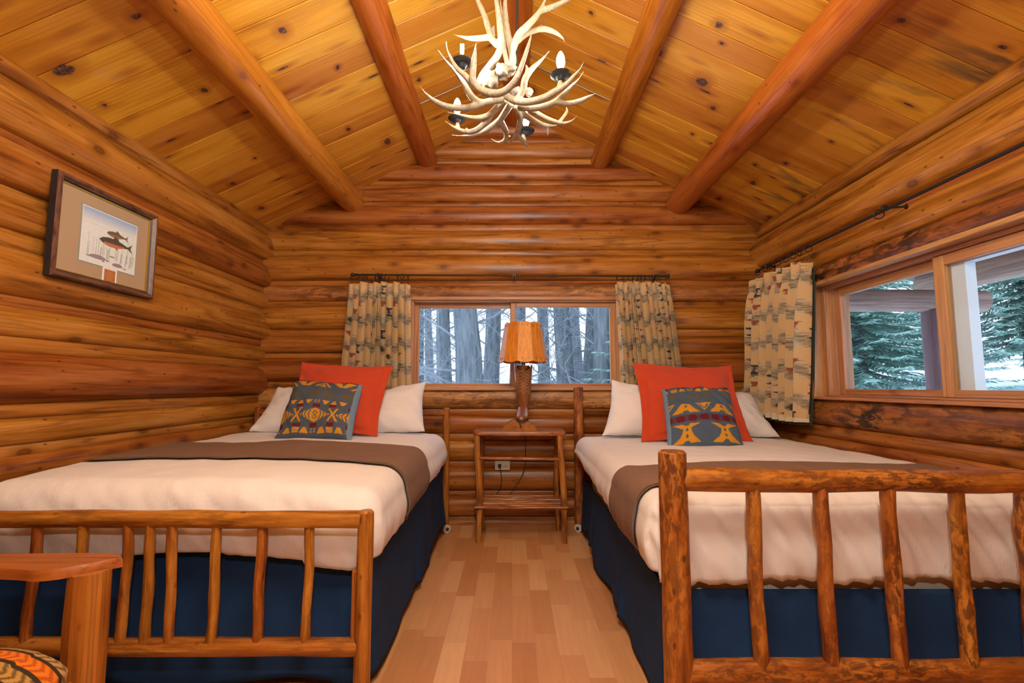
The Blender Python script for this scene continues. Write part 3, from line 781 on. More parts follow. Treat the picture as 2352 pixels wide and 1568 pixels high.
def cover(mb, ext, R, ztop, drop, nx, ny, off=0.0, span=None, wr=None, curl=True, sides=(1, 1, 1, 1)):
    """draped cloth: ext=(x0,x1,y0,y1) outline of the mattress edge; drop(x,y)=how far it hangs; sides l,r,foot,head drape flags"""
    x0, x1, y0, y1 = ext
    ix0, ix1, iy0, iy1 = x0 + R, x1 - R, y0 + R, y1 - R
    q = R * PI / 2
    ex = .34
    sx0, sx1 = (ix0 - ex if sides[0] else ix0), (ix1 + ex if sides[1] else ix1)
    sy0, sy1 = (iy0 - ex if sides[2] else iy0), (iy1 + ex if sides[3] else iy1)
    if span:
        sy0, sy1 = span
    def pt(u, v):
        s = sx0 + (sx1 - sx0) * u; t = sy0 + (sy1 - sy0) * v
        bx = min(max(s, ix0), ix1); by = min(max(t, iy0), iy1)
        dx, dy = s - bx, t - by
        m = max(abs(dx), abs(dy)); L = m
        base = V((bx, by, ztop(bx, by)))
        if m < 1e-6: return base + V((0, 0, off)) + (wr(base, V((0, 0, 1)), 0) if wr else V())
        dv = V((dx, dy, 0)); dv.normalize()
        D = drop(bx, by, dv); frac = L / ex
        arc = q + max(0.0, D - R)
        l = frac * (arc + (.05 if curl else 0))
        if l < q:
            a = l / R; o = R * math.sin(a); dz = R * (1 - math.cos(a)); nrm = dv * math.sin(a) + V((0, 0, math.cos(a)))
        elif l < arc:
            o = R; dz = R + (l - q); nrm = dv.copy()
            k = (l - q) / max(1e-4, arc - q); o += .012 * math.sin(PI * k)
        else:
            e = l - arc; a = min(1.0, e / .05) * PI * .9; o = R - .016 * (1 - math.cos(a)); dz = R + (arc - q) + .016 * math.sin(a); nrm = dv * math.cos(a) - V((0, 0, math.sin(a)))
        p = base + dv * o - V((0, 0, dz))
        if wr: p += wr(p, nrm, l)
        return p + nrm * off
    mb.grid(nx, ny, pt, lambda u, v: (sx0 + (sx1 - sx0) * u, sy0 + (sy1 - sy0) * v))

# ---- left bed bedding
def zt_l(x, y): return .742 + .030 * math.sin(PI * min(1, max(0, (x + 2.02) / 1.45))) ** .7 + .025 * max(0, -(x + 1.5)) - .02 * max(0, 2.3 - y) / .4 + .012 * MN.noise(V((x * 2.2, y * 2.2, 4)))
def wr_l(p, n, l):
    a = min(1, l / .12)
    if n.y < -.3: return n * a * (.012 * MN.noise(V((p.x * 7 + p.z * 9, p.z * 6, 2.2))) + .006 * MN.noise(V((p.x * 24 + p.z * 20, p.z * 14, 5))))
    if n.x > .3: return n * a * (.012 * MN.noise(V((p.y * 4, p.z * 3, 8))) + .005 * MN.noise(V((p.y * 16, p.z * 4, 1))))
    return n * .004 * MN.noise(V((p.x * 9, p.y * 9, 1)))
def drop_l(x, y, dv):
    if abs(dv.y) > abs(dv.x): return .245 + .006 * math.sin(x * 7) + (.02 if x > -.75 else 0)
    return .20 + .04 * (3.7 - y) / 1.8
EL = (-2.03, -.485, 1.79, 3.70)
mb = MB(); cover(mb, EL, .105, zt_l, drop_l, 130, 130, sides=(0, 1, 1, 0), wr=wr_l)
tag(mb.build('duvet', M_SHEET, ang=180), 'white duvet on the bed against the left wall', 'duvet', 'white duvets')
# the throw lies across, hem braided
def throw(ext, R, zt, dr, span, wr, label, sides, braid_at):
    t = thing('throw_blanket', label, 'throw blanket', 'brown throws across the beds', loc=(ext[0] * .5 + ext[1] * .5, span[0], .76))
    mb = MB(); cover(mb, ext, R, zt, dr, 110, 36, off=.008, span=span, wr=wr, curl=False, sides=sides); mb.build('woven_cloth', M_THROW, t, ang=180)
    for k, o in enumerate(braid_at):
        mb = MB(); cover(mb, ext, R, zt, dr, 110, 3, off=.0105, span=(o, o + .016), wr=wr, curl=False, sides=sides); mb.build('braided_edge', M_BRAID, t, ang=180)
    return t
def skew(f, k, x0):
    return f
throw(EL, .105, zt_l, drop_l, (2.20, 2.83), wr_l, 'brown wool throw with braided edge across the bed against the left wall', (0, 1, 0, 0), (2.20, 2.222))

# ---- right bed bedding
def zt_r(x, y): return .715 + .022 * math.sin(PI * min(1, max(0, (x - .45) / 1.55))) ** .7 + .012 * MN.noise(V((x * 2.2, y * 2.2, 14)))
def wr_r(p, n, l):
    a = min(1, l / .14)
    if n.y < -.3:
        s = p.x * 1.0 + (p.z - .7) * .55
        return n * a * (.030 * (.3 - abs(MN.noise(V((s * 9, p.z * 2.0, 3))))) + .020 * MN.noise(V((s * 30, p.z * 4, 7))) + .016 * MN.noise(V((p.x * 4, p.z * 4, 1))))
    if n.x < -.3: return n * a * (.010 * MN.noise(V((p.y * 4, p.z * 3, 8))) + .006 * MN.noise(V((p.y * 14, p.z * 3, 1))))
    return n * .004 * MN.noise(V((p.x * 9, p.y * 9, 21)))
def drop_r(x, y, dv):
    if abs(dv.y) > abs(dv.x): return .268 + .022 * MN.noise(V((x * 5, 3, 1)))
    return .13 + .11 * min(1, (3.6 - y) / 1.6)
ER = (.472, 2.03, 1.675, 3.70)
mb = MB(); cover(mb, ER, .085, zt_r, drop_r, 150, 130, sides=(1, 0, 1, 0), wr=wr_r)
tag(mb.build('duvet', M_SHEET, ang=180), 'white duvet on the bed under the wide window', 'duvet', 'white duvets')
throw(ER, .085, zt_r, drop_r, (1.84, 2.32), wr_r, 'brown wool throw with braided edge across the bed under the wide window', (1, 0, 0, 0), (1.84, 1.862))

# ---- mattresses and skirts
for lo, hi, lab in (((-1.95, 1.90, .33), (-.575, 3.70, .70), 'white mattress showing below the duvet corner on the bed against the left wall'),
                    ((.585, 1.745, .31), (1.94, 3.70, .69), 'white mattress showing below the duvet on the bed under the wide window')):
    mb = MB(); rbox(mb, lo, hi, .05); tag(mb.build('mattress', M_BOX, ang=180), lab, 'mattress', 'mattresses')

def skirt(label, pts, z0fn, ztop, sd):
    """cloth wall following a polyline of (x, y) with soft pleats, hanging to z0"""
    L = [0]
    for i in range(1, len(pts)): L.append(L[-1] + (V(pts[i]) - V(pts[i - 1])).length)
    def pos(d):
        for i in range(1, len(pts)):
            if d <= L[i] + 1e-9:
                t = (d - L[i - 1]) / (L[i] - L[i - 1]); a = V(pts[i - 1]); b = V(pts[i]); e = (b - a).normalized()
                return a.lerp(b, t), V((e.y, -e.x))
        return V(pts[-1]), V((0, -1))
    mb = MB()
    def f(u, v):
        d = u * L[-1]; p, n = pos(d)
        z = ztop + (z0fn(d / L[-1]) - ztop) * v
        o = v * (.020 * MN.noise(V((d * 2.3, 0, sd))) + .012 * MN.noise(V((d * 7, v * 1.5, sd + 3)))) + .008 * v + .014 * v * v
        k = math.exp(-((d % .9 - .45) / .030) ** 2); o += .020 * k * v
        return V((p.x + n.x * o, p.y + n.y * o, z))
    mb.grid(220, 22, f)
    o = mb.build('bed_skirt', M_DENIM, ang=180); m = o.modifiers.new('thick', 'SOLIDIFY'); m.thickness = .004
    tag(o, label, 'bed skirt', 'navy bed skirts'); return o
skirt('dark navy bed skirt around the bed against the left wall', [(-1.96, 1.865), (-.575, 1.865), (-.535, 1.90), (-.522, 3.68)], lambda u: .035 + .015 * math.sin(u * 21) + (.05 if u > .8 else 0), .505, 2)
skirt('dark navy bed skirt around the bed under the wide window', [(.535, 3.68), (.527, 1.75), (.57, 1.712), (1.95, 1.712)], lambda u: .03 + .015 * math.sin(u * 19 + 1) + (.05 if .05 < u < .2 else 0), .412, 9)

# ------------------------------------------------------------------ pillows and cushions
def pillow(name, label, cat, group, TL, TR, BL, BR, T, mat, nu=56, nv=56, flange=0.0, pinch=.06, wrk=.018, sd=0.0, colors=None, backmat=None, bulgepow=.55, parts=True):
    TL, TR, BL, BR = map(V, (TL, TR, BL, BR))
    c0 = (TL + TR + BL + BR) / 4
    nrm = (TR - BL).cross(TL - BR).normalized()
    if nrm.y > 0: nrm = -nrm
    def base(u, v):
        # outline pulled in between the corners
        a = 2 * u - 1; b = 2 * v - 1
        a2 = a * (1 - pinch * (1 - b * b)); b2 = b * (1 - pinch * (1 - a * a))
        a2 += .022 * MN.noise(V((v * 3.2, u * 1.5, sd + 11))) * (1 - .6 * b * b); b2 += .026 * MN.noise(V((u * 3.2, v * 1.5, sd + 17))) * (1 - .6 * a * a)
        uu, vv = (a2 + 1) / 2, (b2 + 1) / 2
        return BL.lerp(BR, uu).lerp(TL.lerp(TR, uu), vv)
    def th(u, v):
        a, b = abs(2 * u - 1), abs(2 * v - 1)
        if flange:
            k = 1 - flange
            a = min(1, a / k); b = min(1, b / k)
        return T * max(0.0, (1 - a ** 2.4)) ** bulgepow * max(0.0, (1 - b ** 2.4)) ** bulgepow
    def side(sgn):
        def f(u, v):
            h = th(u, v); e = max(abs(2 * u - 1), abs(2 * v - 1))
            w = wrk * MN.noise(V((u * 3.1, v * 3.1, sd))) + wrk * .55 * MN.noise(V((u * 8 + v * 5, v * 6, sd + 2))) * (0.4 + e)
            if flange and e > 1 - flange: w = .010 * MN.noise(V((u * 9, v * 9, sd + 7)))
            return base(u, v) + nrm * ((h + .0035) * sgn + (w * (1 if not flange else 1) if sgn > 0 else w * .6))
        return f
    mb = MB(); mb.grid(nu, nv, side(1)); n1 = len(mb.v)
    mb.cur = 1 if backmat else 0
    b = len(mb.v)
    mb.grid(nu, nv, side(-1)); fs = mb.f
    nf = nu * nv
    for i in range(nf, 2 * nf): fs[i] = fs[i][::-1]
    w = nu + 1
    rim = [(j * w, (j + 1) * w) for j in range(nv)] + [((j + 1) * w + nu, j * w + nu) for j in range(nv)] + [(i + 1, i) for i in range(nu)] + [(nv * w + i, nv * w + i + 1) for i in range(nu)]
    for (p, q) in rim: mb.f.append([p, q, b + q, b + p]); mb.mi.append(mb.cur)
    cols = None
    if colors is not None: cols = list(colors) + [(.11, .18, .27)] * n1
    o = mb.build(name, [mat] + ([backmat] if backmat else []), ang=180, colors=cols, origin=c0)
    return tag(o, label, cat, group)

# left bed
pillow('pillow', 'white pillow behind the cushions on the left-wall bed, on the wall side', 'pillow', 'white bed pillows', at(640, 888, Y=3.66), at(800, 905, Y=3.66), at(572, 990, Y=3.40), at(770, 1000, Y=3.35), .105, M_PILLOW, sd=1, pinch=.09)
pillow('pillow', 'white pillow behind the orange cushion on the left-wall bed, on the nightstand side', 'pillow', 'white bed pillows', at(790, 915, Y=3.66), at(979, 876, Y=3.66), at(780, 1000, Y=3.40), at(976, 990, Y=3.44), .105, M_PILLOW, sd=2, pinch=.09)
def nav_grid(nu, nv, polys, bg):
    us, vs = np.meshgrid(np.linspace(0, 1, nu + 1), np.linspace(0, 1, nv + 1)); us = us.ravel(); vs = vs.ravel()
    jx = us + (np.random.RandomState(1).rand(us.size) - .5) * .004; jy = vs + (np.random.RandomState(2).rand(us.size) - .5) * .004
    out = np.tile(np.array(bg), (us.size, 1))
    for P, c in polys:
        P = np.array(P, float); ins = np.zeros(us.size, bool); j = len(P) - 1
        for i in range(len(P)):
            xi, yi = P[i]; xj, yj = P[j]
            with np.errstate(divide='ignore', invalid='ignore'):
                cnd = ((yi > jy) != (yj > jy)) & (jx < (xj - xi) * (jy - yi) / (yj - yi + 1e-12) + xi)
            ins ^= cnd; j = i
        out[ins] = c
    return out
YEL, RED, BG1, GRY, DRK = (.58, .27, .022), (.13, .012, .022), (.075, .098, .135), (.105, .095, .068), (.035, .045, .06)
BG2 = (.072, .108, .165)
def tz(cx, y0, y1, w0, w1): return [(cx - w0, y0), (cx + w0, y0), (cx + w1, y1), (cx - w1, y1)]
def dia(cx, cy, w, h): return [(cx - w, cy), (cx, cy - h), (cx + w, cy), (cx, cy + h)]
pl = [(tz(.5, .965, 1.01, .6, .6), RED)]
for cx in (.23, .77): pl += [(tz(cx, .84, .955, .05, .17), YEL), (tz(cx, .90, .96, .012, .05), BG1), (dia(cx, .885, .018, .02), BG1)]
for cx in (0., .5, 1.): pl += [([(cx - .12, .815), (cx + .12, .815), (cx, .945)], YEL), ([(cx - .085, .815), (cx + .085, .815), (cx, .92)], BG1), ([(cx - .06, .815), (cx - .02, .84), (cx, .895), (cx + .02, .84), (cx + .06, .815)], YEL), ([(cx - .10, .80), (cx + .10, .80), (cx, .70)], GRY), ([(cx - .075, .792), (cx + .075, .792), (cx, .717)], BG1)]
for cx in (.12, .42, .62, .88): pl += [(tz(cx, .60, .72, .075, .075), GRY)]
for cx in (.02, .27, .50, .73, .98): pl += [(tz(cx, .425, .475, .05, .05), RED)]
for cx, k in ((.02, 0), (.15, 1), (.27, 2), (.385, 1), (.50, 3), (.615, 1), (.73, 2), (.85, 1), (.97, 0)):
    if k == 1: pl += [(tz(cx, .475, .545, .015, .05), YEL)]
    elif k == 2:
        for q in range(3): pl += [(tz(cx, .475 + q * .024, .495 + q * .024, .05 - q * .012, .03 - q * .008), YEL)]
    elif k == 3:
        for q in (-1, 1):
            for r_ in (0, 1): pl += [(tz(cx + q * .022, .50 + r_ * .028, .513 + r_ * .028, .014, .014), YEL)]
for cx in (.0, .5, 1.):
    pl += [(dia(cx, .30, .215, .115), YEL)]
    for q in range(3):
        x = .055 + q * .045
        for sg in (-1, 1): pl += [([(cx + sg * x, .30 - .075 + q * .018), (cx + sg * (x + .016), .30 - .075 + q * .018), (cx + sg * (x + .04), .30), (cx + sg * (x + .016), .30 + .075 - q * .018), (cx + sg * x, .30 + .075 - q * .018), (cx + sg * (x + .024), .30)], BG1)]
    for dy in (-.032, .032): pl += [(dia(cx, .30 + dy, .036, .042), BG1), (dia(cx, .30 + dy, .020, .024), YEL)]
for cx in (.25, .75):
    pl += [([(cx - .075, .405), (cx - .045, .405), (cx + .075, .195), (cx + .045, .195)], YEL), ([(cx + .075, .405), (cx + .045, .405), (cx - .075, .195), (cx - .045, .195)], YEL), (dia(cx, .385, .03, .045), GRY), (dia(cx, .215, .03, .045), GRY)]
for cx in (.02, .27, .50, .73, .98): pl += [(tz(cx, .125, .175, .05, .05), RED)]
for cx, k in ((.02, 3), (.15, 1), (.27, 2), (.385, 1), (.50, 3), (.615, 1), (.73, 2), (.85, 1), (.97, 3)):
    if k == 1: pl += [(tz(cx, .045, .12, .055, .018), YEL)]
    elif k == 2:
        for q in range(3): pl += [(tz(cx, .045 + q * .024, .065 + q * .024, .036 + q * .004, .05), YEL)]
    else:
        for q in (-1, 1):
            for r_ in (0, 1): pl += [(tz(cx + q * .022, .06 + r_ * .028, .073 + r_ * .028, .014, .014), YEL)]
NC = 150
colL = nav_grid(NC, NC, pl, BG1)
uu_ = np.tile(np.linspace(0, 1, NC + 1), NC + 1); colL[uu_ > .95] = (.16, .25, .37)
M_DBACK = fabric('light_denim_back', (.13, .20, .30, 1), var=.25)
pillow('euro_cushion', 'large orange square cushion behind the patterned one on the left-wall bed', 'cushion', 'orange square cushions', at(693, 831, Y=3.52), at(905, 841, Y=3.52), at(645, 992, Y=3.20), at(866, 1003, Y=3.20), .075, M_ORANGE, flange=.12, sd=4, pinch=.085, wrk=.020)
pillow('throw_cushion', 'blue patterned cushion with a band of yellow diamonds, on the left-wall bed', 'cushion', 'blue patterned cushions', at(681, 874, Y=3.30), at(833, 884, Y=3.26), at(630, 1006, Y=3.02), at(807, 1012, Y=2.98), .075, M_CUSH, NC, NC, sd=6, pinch=.03, colors=colL, backmat=M_DBACK)
# right bed
pillow('pillow', 'white pillow behind the orange cushion on the wide-window bed, on the nightstand side', 'pillow', 'white bed pillows', at(1405, 872, Y=3.68), at(1560, 905, Y=3.66), at(1383, 1000, Y=3.42), at(1570, 1005, Y=3.40), .105, M_PILLOW, sd=8, pinch=.09)
pillow('pillow', 'white pillow slumped behind the cushions on the wide-window bed, on the wall side', 'pillow', 'white bed pillows', at(1570, 900, Y=3.68), at(1722, 902, Y=3.64), at(1580, 1005, Y=3.40), at(1792, 1003, Y=3.42), .105, M_PILLOW, sd=9, pinch=.09)
pillow('euro_cushion', 'large orange square cushion behind the patterned one on the wide-window bed', 'cushion', 'orange square cushions', at(1452, 833, Y=3.55), at(1679, 840, Y=3.55), at(1473, 1015, Y=3.18), at(1733, 1017, Y=3.18), .075, M_ORANGE, flange=.12, sd=10, pinch=.085, wrk=.020)
p2 = []
for cx in (.03, .27, .50, .73, .97): p2 += [(tz(cx, .93, .97, .05, .05), RED)]
for cx, k in ((.02, 1), (.15, 2), (.27, 1), (.385, 3), (.50, 1), (.615, 1), (.73, 3), (.85, 1), (.97, 2)):
    if k == 1: p2 += [(tz(cx, .855, .92, .05, .018), YEL)]
    elif k == 2:
        for q in range(3): p2 += [(tz(cx, .865 + q * .022, .882 + q * .022, .036 + q * .004, .05), YEL)]
    else:
        for q in (-1, 1): p2 += [(tz(cx + q * .022, .875, .887, .014, .014), YEL), (tz(cx + q * .022, .905, .917, .014, .014), YEL)]
for cx in (.12, .40, .62, .90): p2 += [(tz(cx, .72, .82, .075, .075), (.10, .105, .09))]
for cx in (0, .52, 1.04): p2 += [([(cx - .11, .64), (cx + .11, .64), (cx, .745)], GRY), ([(cx - .085, .645), (cx + .085, .645), (cx, .725)], BG2), ([(cx - .12, .63), (cx + .12, .63), (cx, .49)], YEL), ([(cx - .085, .61), (cx + .085, .61), (cx, .515)], BG2), ([(cx - .07, .62), (cx - .03, .585), (cx, .535), (cx + .03, .585), (cx + .07, .62)], YEL)]
for cx in (.26, .78): p2 += [(tz(cx, .47, .52, .19, .14), YEL), (tz(cx, .52, .60, .13, .06), YEL), (tz(cx, .465, .50, .055, .03), BG2), (dia(cx, .56, .022, .024), BG2)]
p2 += [(tz(.5, .335, .435, .6, .6), (.085, .055, .075))]
for i in range(7):
    cx = .02 + i * .16; p2 += [([(cx - .065, .385), (cx - .04, .43), (cx + .04, .43), (cx + .065, .385), (cx + .04, .34), (cx - .04, .34)], RED)]
for cx in (.25, .77):
    p2 += [(tz(cx, .235, .30, .06, .19), YEL), (tz(cx, .17, .235, .05, .05), YEL), (tz(cx, .165, .21, .05, .06), YEL), (tz(cx, .05, .13, .19, .08), YEL), (tz(cx, .12, .2, .09, .05), YEL), (tz(cx, .27, .31, .02, .06), BG2), (tz(cx, .04, .08, .06, .02), BG2), (dia(cx, .215, .022, .028), BG2), (dia(cx, .135, .022, .028), BG2)]
colR = nav_grid(NC, NC, p2, BG2); colR[uu_ < .045] = (.16, .25, .37)
pillow('throw_cushion', 'blue patterned cushion with a dark red band and yellow hourglasses, on the wide-window bed', 'cushion', 'blue patterned cushions', at(1519, 893, Y=3.30), at(1671, 890, Y=3.30), at(1534, 1035, Y=3.00), at(1708, 1031, Y=2.98), .08, M_CUSH, NC, NC, sd=12, pinch=.03, colors=colR, backmat=M_DBACK)

# ------------------------------------------------------------------ nightstand
ns = thing('nightstand', 'rustic pole-legged nightstand with shelf, standing between the two beds', 'nightstand', loc=(.055, 3.65, 0))
mb = MB()
def topf(u, v):
    a = 2 * PI * u
    return None
vs = []; N = 60; outline = []
for i in range(N):
    a = 2 * PI * i / N; ca, sa = math.cos(a), math.sin(a)
    x = math.copysign(abs(ca) ** .22, ca) * .335; yv = math.copysign(abs(sa) ** .22, sa) * .185
    j = .006 * MN.noise(V((ca * 4, sa * 4, 2)))
    outline.append((x + .055 + j, yv + 3.665 + j))
for (z, k) in ((.742, .97), (.748, 1.0), (.765, 1.0), (.772, .985)):
    for (x, y_) in outline: vs.append((.055 + (x - .055) * k, 3.665 + (y_ - 3.665) * k, z))
fs = [(r * N + i, r * N + (i + 1) % N, (r + 1) * N + (i + 1) % N, (r + 1) * N + i) for r in range(3) for i in range(N)]
fs += [tuple(range(N - 1, -1, -1)), tuple(3 * N + i for i in range(N))]
mb.add(vs, fs, [(v[1], v[2], v[0]) for v in vs]); mb.build('tabletop', W_STAND, ns)
for (xt, xb, y_) in ((-.245, -.228, 3.515), (.345, .375, 3.50), (-.235, -.235, 3.81), (.345, .352, 3.82)):
    mb = MB(); zs = [0, .05, .12, .205, .225, .245, .27, .35, .5, .62, .745]
    rr = [.019, .0195, .020, .021, .029, .029, .022, .024, .023, .022, .021]
    pts = [(xb + (xt - xb) * (z / .745) + .006 * math.sin(z * 9 + y_ * 30), y_, z) for z in zs]
    mb.tube(pts, rr, 14, True, .12); mb.build('leg', W_STAND, ns)
mb = MB(); mb.log((-.24, 3.505, .585), (.345, 3.495, .58), .012, .012, 14, 10, .25, sway=.01); mb.build('stretcher', W_STAND, ns)
for i in range(7):
    y_ = 3.475 + i * .058; mb = MB(); mb.log((-.258, y_, .250), (.393, y_ + rnd(-.006, .006), .250), .0105, .0105, 12, 8, .2, sway=.006)
    mb.build('shelf_slat', W_STAND, ns)

# ------------------------------------------------------------------ cowboy-boot lamp
LX, LY = .085, 3.635
lp = thing('table_lamp', 'cowboy boot table lamp with laced wooden shade, on the nightstand', 'lamp', loc=(LX, LY, .772))
mb = MB(); R_ = .128; prof = [(-.122, 0)] + [(-.128 * math.cos(PI * i / 16 * .86 + .07 * PI), .095 * math.sin(PI * i / 16 * .86 + .07 * PI) - .016) for i in range(17)] + [(.122, 0)]
vs = []
bx = LX - .03
for y_ in (3.555, 3.70):
    for (x, z) in prof: vs.append((bx + x, y_, .7725 + max(0, z)))
n_ = len(prof); fs = [(i, i + 1, n_ + i + 1, n_ + i) for i in range(n_ - 1)] + [(n_ - 1, 0, n_, 2 * n_ - 1)] + [tuple(range(n_ - 1, -1, -1)), tuple(range(n_, 2 * n_))]
mb.add(vs, fs, [(v[0], v[2], v[1]) for v in vs]); bs_ = mb.build('lamp_base', W_ARM, lp)
mb = MB(); mb.tube([(bx - .004, 3.553, .845), (bx + .004, 3.553, .815), (bx + .012, 3.553, .785)], [.002, .005, .003], 6); tag(mb.build('crack', M_CAXLE, bs_), 'dark crack in the sawn face')
# boot: foot chain pointing to the room, shaft rising
mb = MB(); top_z = 1.245
def bootpt(k): pass
shaft = [((LX, 3.70, .865), .040, .055), ((LX - .002, 3.705, .90), .040, .055), ((LX - .002, 3.70, .945), .044, .056), ((LX, 3.675, 1.0), .049, .058), ((LX, 3.665, 1.06), .056, .064), ((LX, 3.66, 1.13), .062, .070), ((LX, 3.66, 1.20), .067, .075)]
ns_ = 26
def lofts(mb, secs, scal=None):
    vs = []; fs = []
    for (c, rx, ry) in secs:
        for k in range(ns_):
            a = 2 * PI * k / ns_; vs.append(V((c[0] + rx * math.cos(a), c[1] + ry * math.sin(a), c[2])))
    for i in range(len(secs) - 1):
        for k in range(ns_): fs.append((i * ns_ + k, i * ns_ + (k + 1) % ns_, (i + 1) * ns_ + (k + 1) % ns_, (i + 1) * ns_ + k))
    fs.append(tuple(range(ns_ - 1, -1, -1)))
    mb.add(vs, fs, [(v.x - LX, v.y - LY, v.z) for v in vs])
lofts(mb, shaft)
# scalloped top of the shaft
vs = []; fs = []
for j, zz in enumerate((1.19, 1.215)):
    for k in range(ns_):
        a = 2 * PI * k / ns_; up = abs(math.cos(a)) ** 1.5 * .050 - .022 * (abs(math.sin(a)) ** 3)
        vs.append(V((LX + (.067 + .004 * j) * math.cos(a), 3.66 + (.075 + .003 * j) * math.sin(a), zz + (up if j else 0))))
for k in range(ns_): fs.append((k, (k + 1) % ns_, ns_ + (k + 1) % ns_, ns_ + k))
mb.add(vs, fs, [(v.x - LX, v.y - LY, v.z) for v in vs])
# foot: sections along -y
foot = [(3.745, .030, .040, .90), (3.70, .038, .055, .905), (3.655, .043, .052, .90), (3.62, .047, .038, .884), (3.585, .046, .028, .872), (3.555, .036, .020, .865), (3.535, .018, .012, .861)]
vs = []; fs = []
for (y_, rx, rz, zc) in foot:
    for k in range(ns_):
        a = 2 * PI * k / ns_; z = zc + rz * math.sin(a)
        vs.append(V((LX - .002 + rx * math.cos(a) * 1.0 - .012 * (3.70 - y_) / .15, y_, max(.850, z))))
for i in range(len(foot) - 1):
    for k in range(ns_): fs.append((i * ns_ + k, i * ns_ + (k + 1) % ns_, (i + 1) * ns_ + (k + 1) % ns_, (i + 1) * ns_ + k))
fs.append(tuple((len(foot) - 1) * ns_ + k for k in range(ns_))); mb.add(vs, fs, [(v.x - LX, v.y - LY, v.z) for v in vs])
boot = mb.build('boot', M_LEATHER, lp, ang=70); tag(boot, 'brown leather cowboy boot')
mb = MB()
for (y_, w) in ((3.70, .036), (3.66, .043), (3.62, .049), (3.585, .048), (3.553, .036)): pass
sol = []
for i in range(20):
    a = PI * i / 19; sol.append((LX - .014 + .050 * math.cos(a), 3.60 - .075 * math.sin(a)))
vs = [(x, y_, z) for z in (.842, .852) for (x, y_) in sol + [(LX - .045, 3.73), (LX + .035, 3.73)]]; n_ = 22
mb.add(vs, [tuple(range(n_)), tuple(range(2 * n_ - 1, n_ - 1, -1))] + [(i, (i + 1) % n_, n_ + (i + 1) % n_, n_ + i) for i in range(n_)]); mb.span((LX - .035, 3.69, .80), (LX + .030, 3.745, .843)); mb.build('sole', M_CAXLE, boot)
mb = MB()
for q in range(7):
    z0 = 1.04 + q * .024
    for sg in (-1, 1):
        pts = []
        for i in range(9):
            a = -PI / 2 + sg * (.02 + i / 8 * .95); z = z0 + .020 * math.sin(i / 8 * PI * 1.5) + .012 * (i / 8)
            f = (z - .98) / .22; rx = .0535 + .0165 * f; ry = .0625 + .0155 * f
            pts.append((LX + (rx + .0012) * math.cos(a), 3.663 + (ry + .0012) * math.sin(a), z))
        mb.tube(pts, .0010, 5)
mb.build('stitching', M_STITCH, boot)
for sg in (-1, 1):
    mb = MB(); c = V((LX + sg * .074, 3.645, 1.235)); pts = [c + V((0, .012, -.045)), c + V((sg * .006, .012, .0)), c + V((sg * .010, 0, .018)), c + V((sg * .006, -.012, 0)), c + V((0, -.012, -.045))]
    mb.tube(pts, .005, 6, flat=.4); mb.build('pull_strap', M_LEATHER, boot)
mb = MB(); mb.tube([(LX, 3.66, 1.20), (LX, 3.66, 1.25)], .050, 20); mb.build('shaft_plug', W_ARM, lp)
mb = MB(); mb.lathe((LX, 3.66, 1.25), [(.0, 0), (.016, 0), (.016, .02), (.020, .025), (.020, .06), (.012, .065), (0, .065)], 16); mb.build('socket', M_CHROME, lp)
mb = MB(); mb.tube([(LX, 3.66, 1.31), (LX, 3.66, 1.578)], .003, 8); mb.lathe((LX, 3.66, 1.575), [(.0, 0), (.006, .0), (.008, .006), (.004, .014), (0, .018)], 10); mb.build('harp_finial', M_IRON, lp)
mb = MB()
for k in range(3):
    a = 2 * PI * k / 3; mb.tube([(LX, 3.66, 1.56), (LX + .138 * math.cos(a), 3.66 + .138 * math.sin(a), 1.56)], .0022, 6)
mb.build('shade_spider', M_IRON, lp)
sh = empty('lamp_shade'); sh.parent = lp; sh.location = (LX - lp.location.x, 3.66 - LY, 1.27 - .772)
NPAN = 10; rt_, rb_ = .140, .188
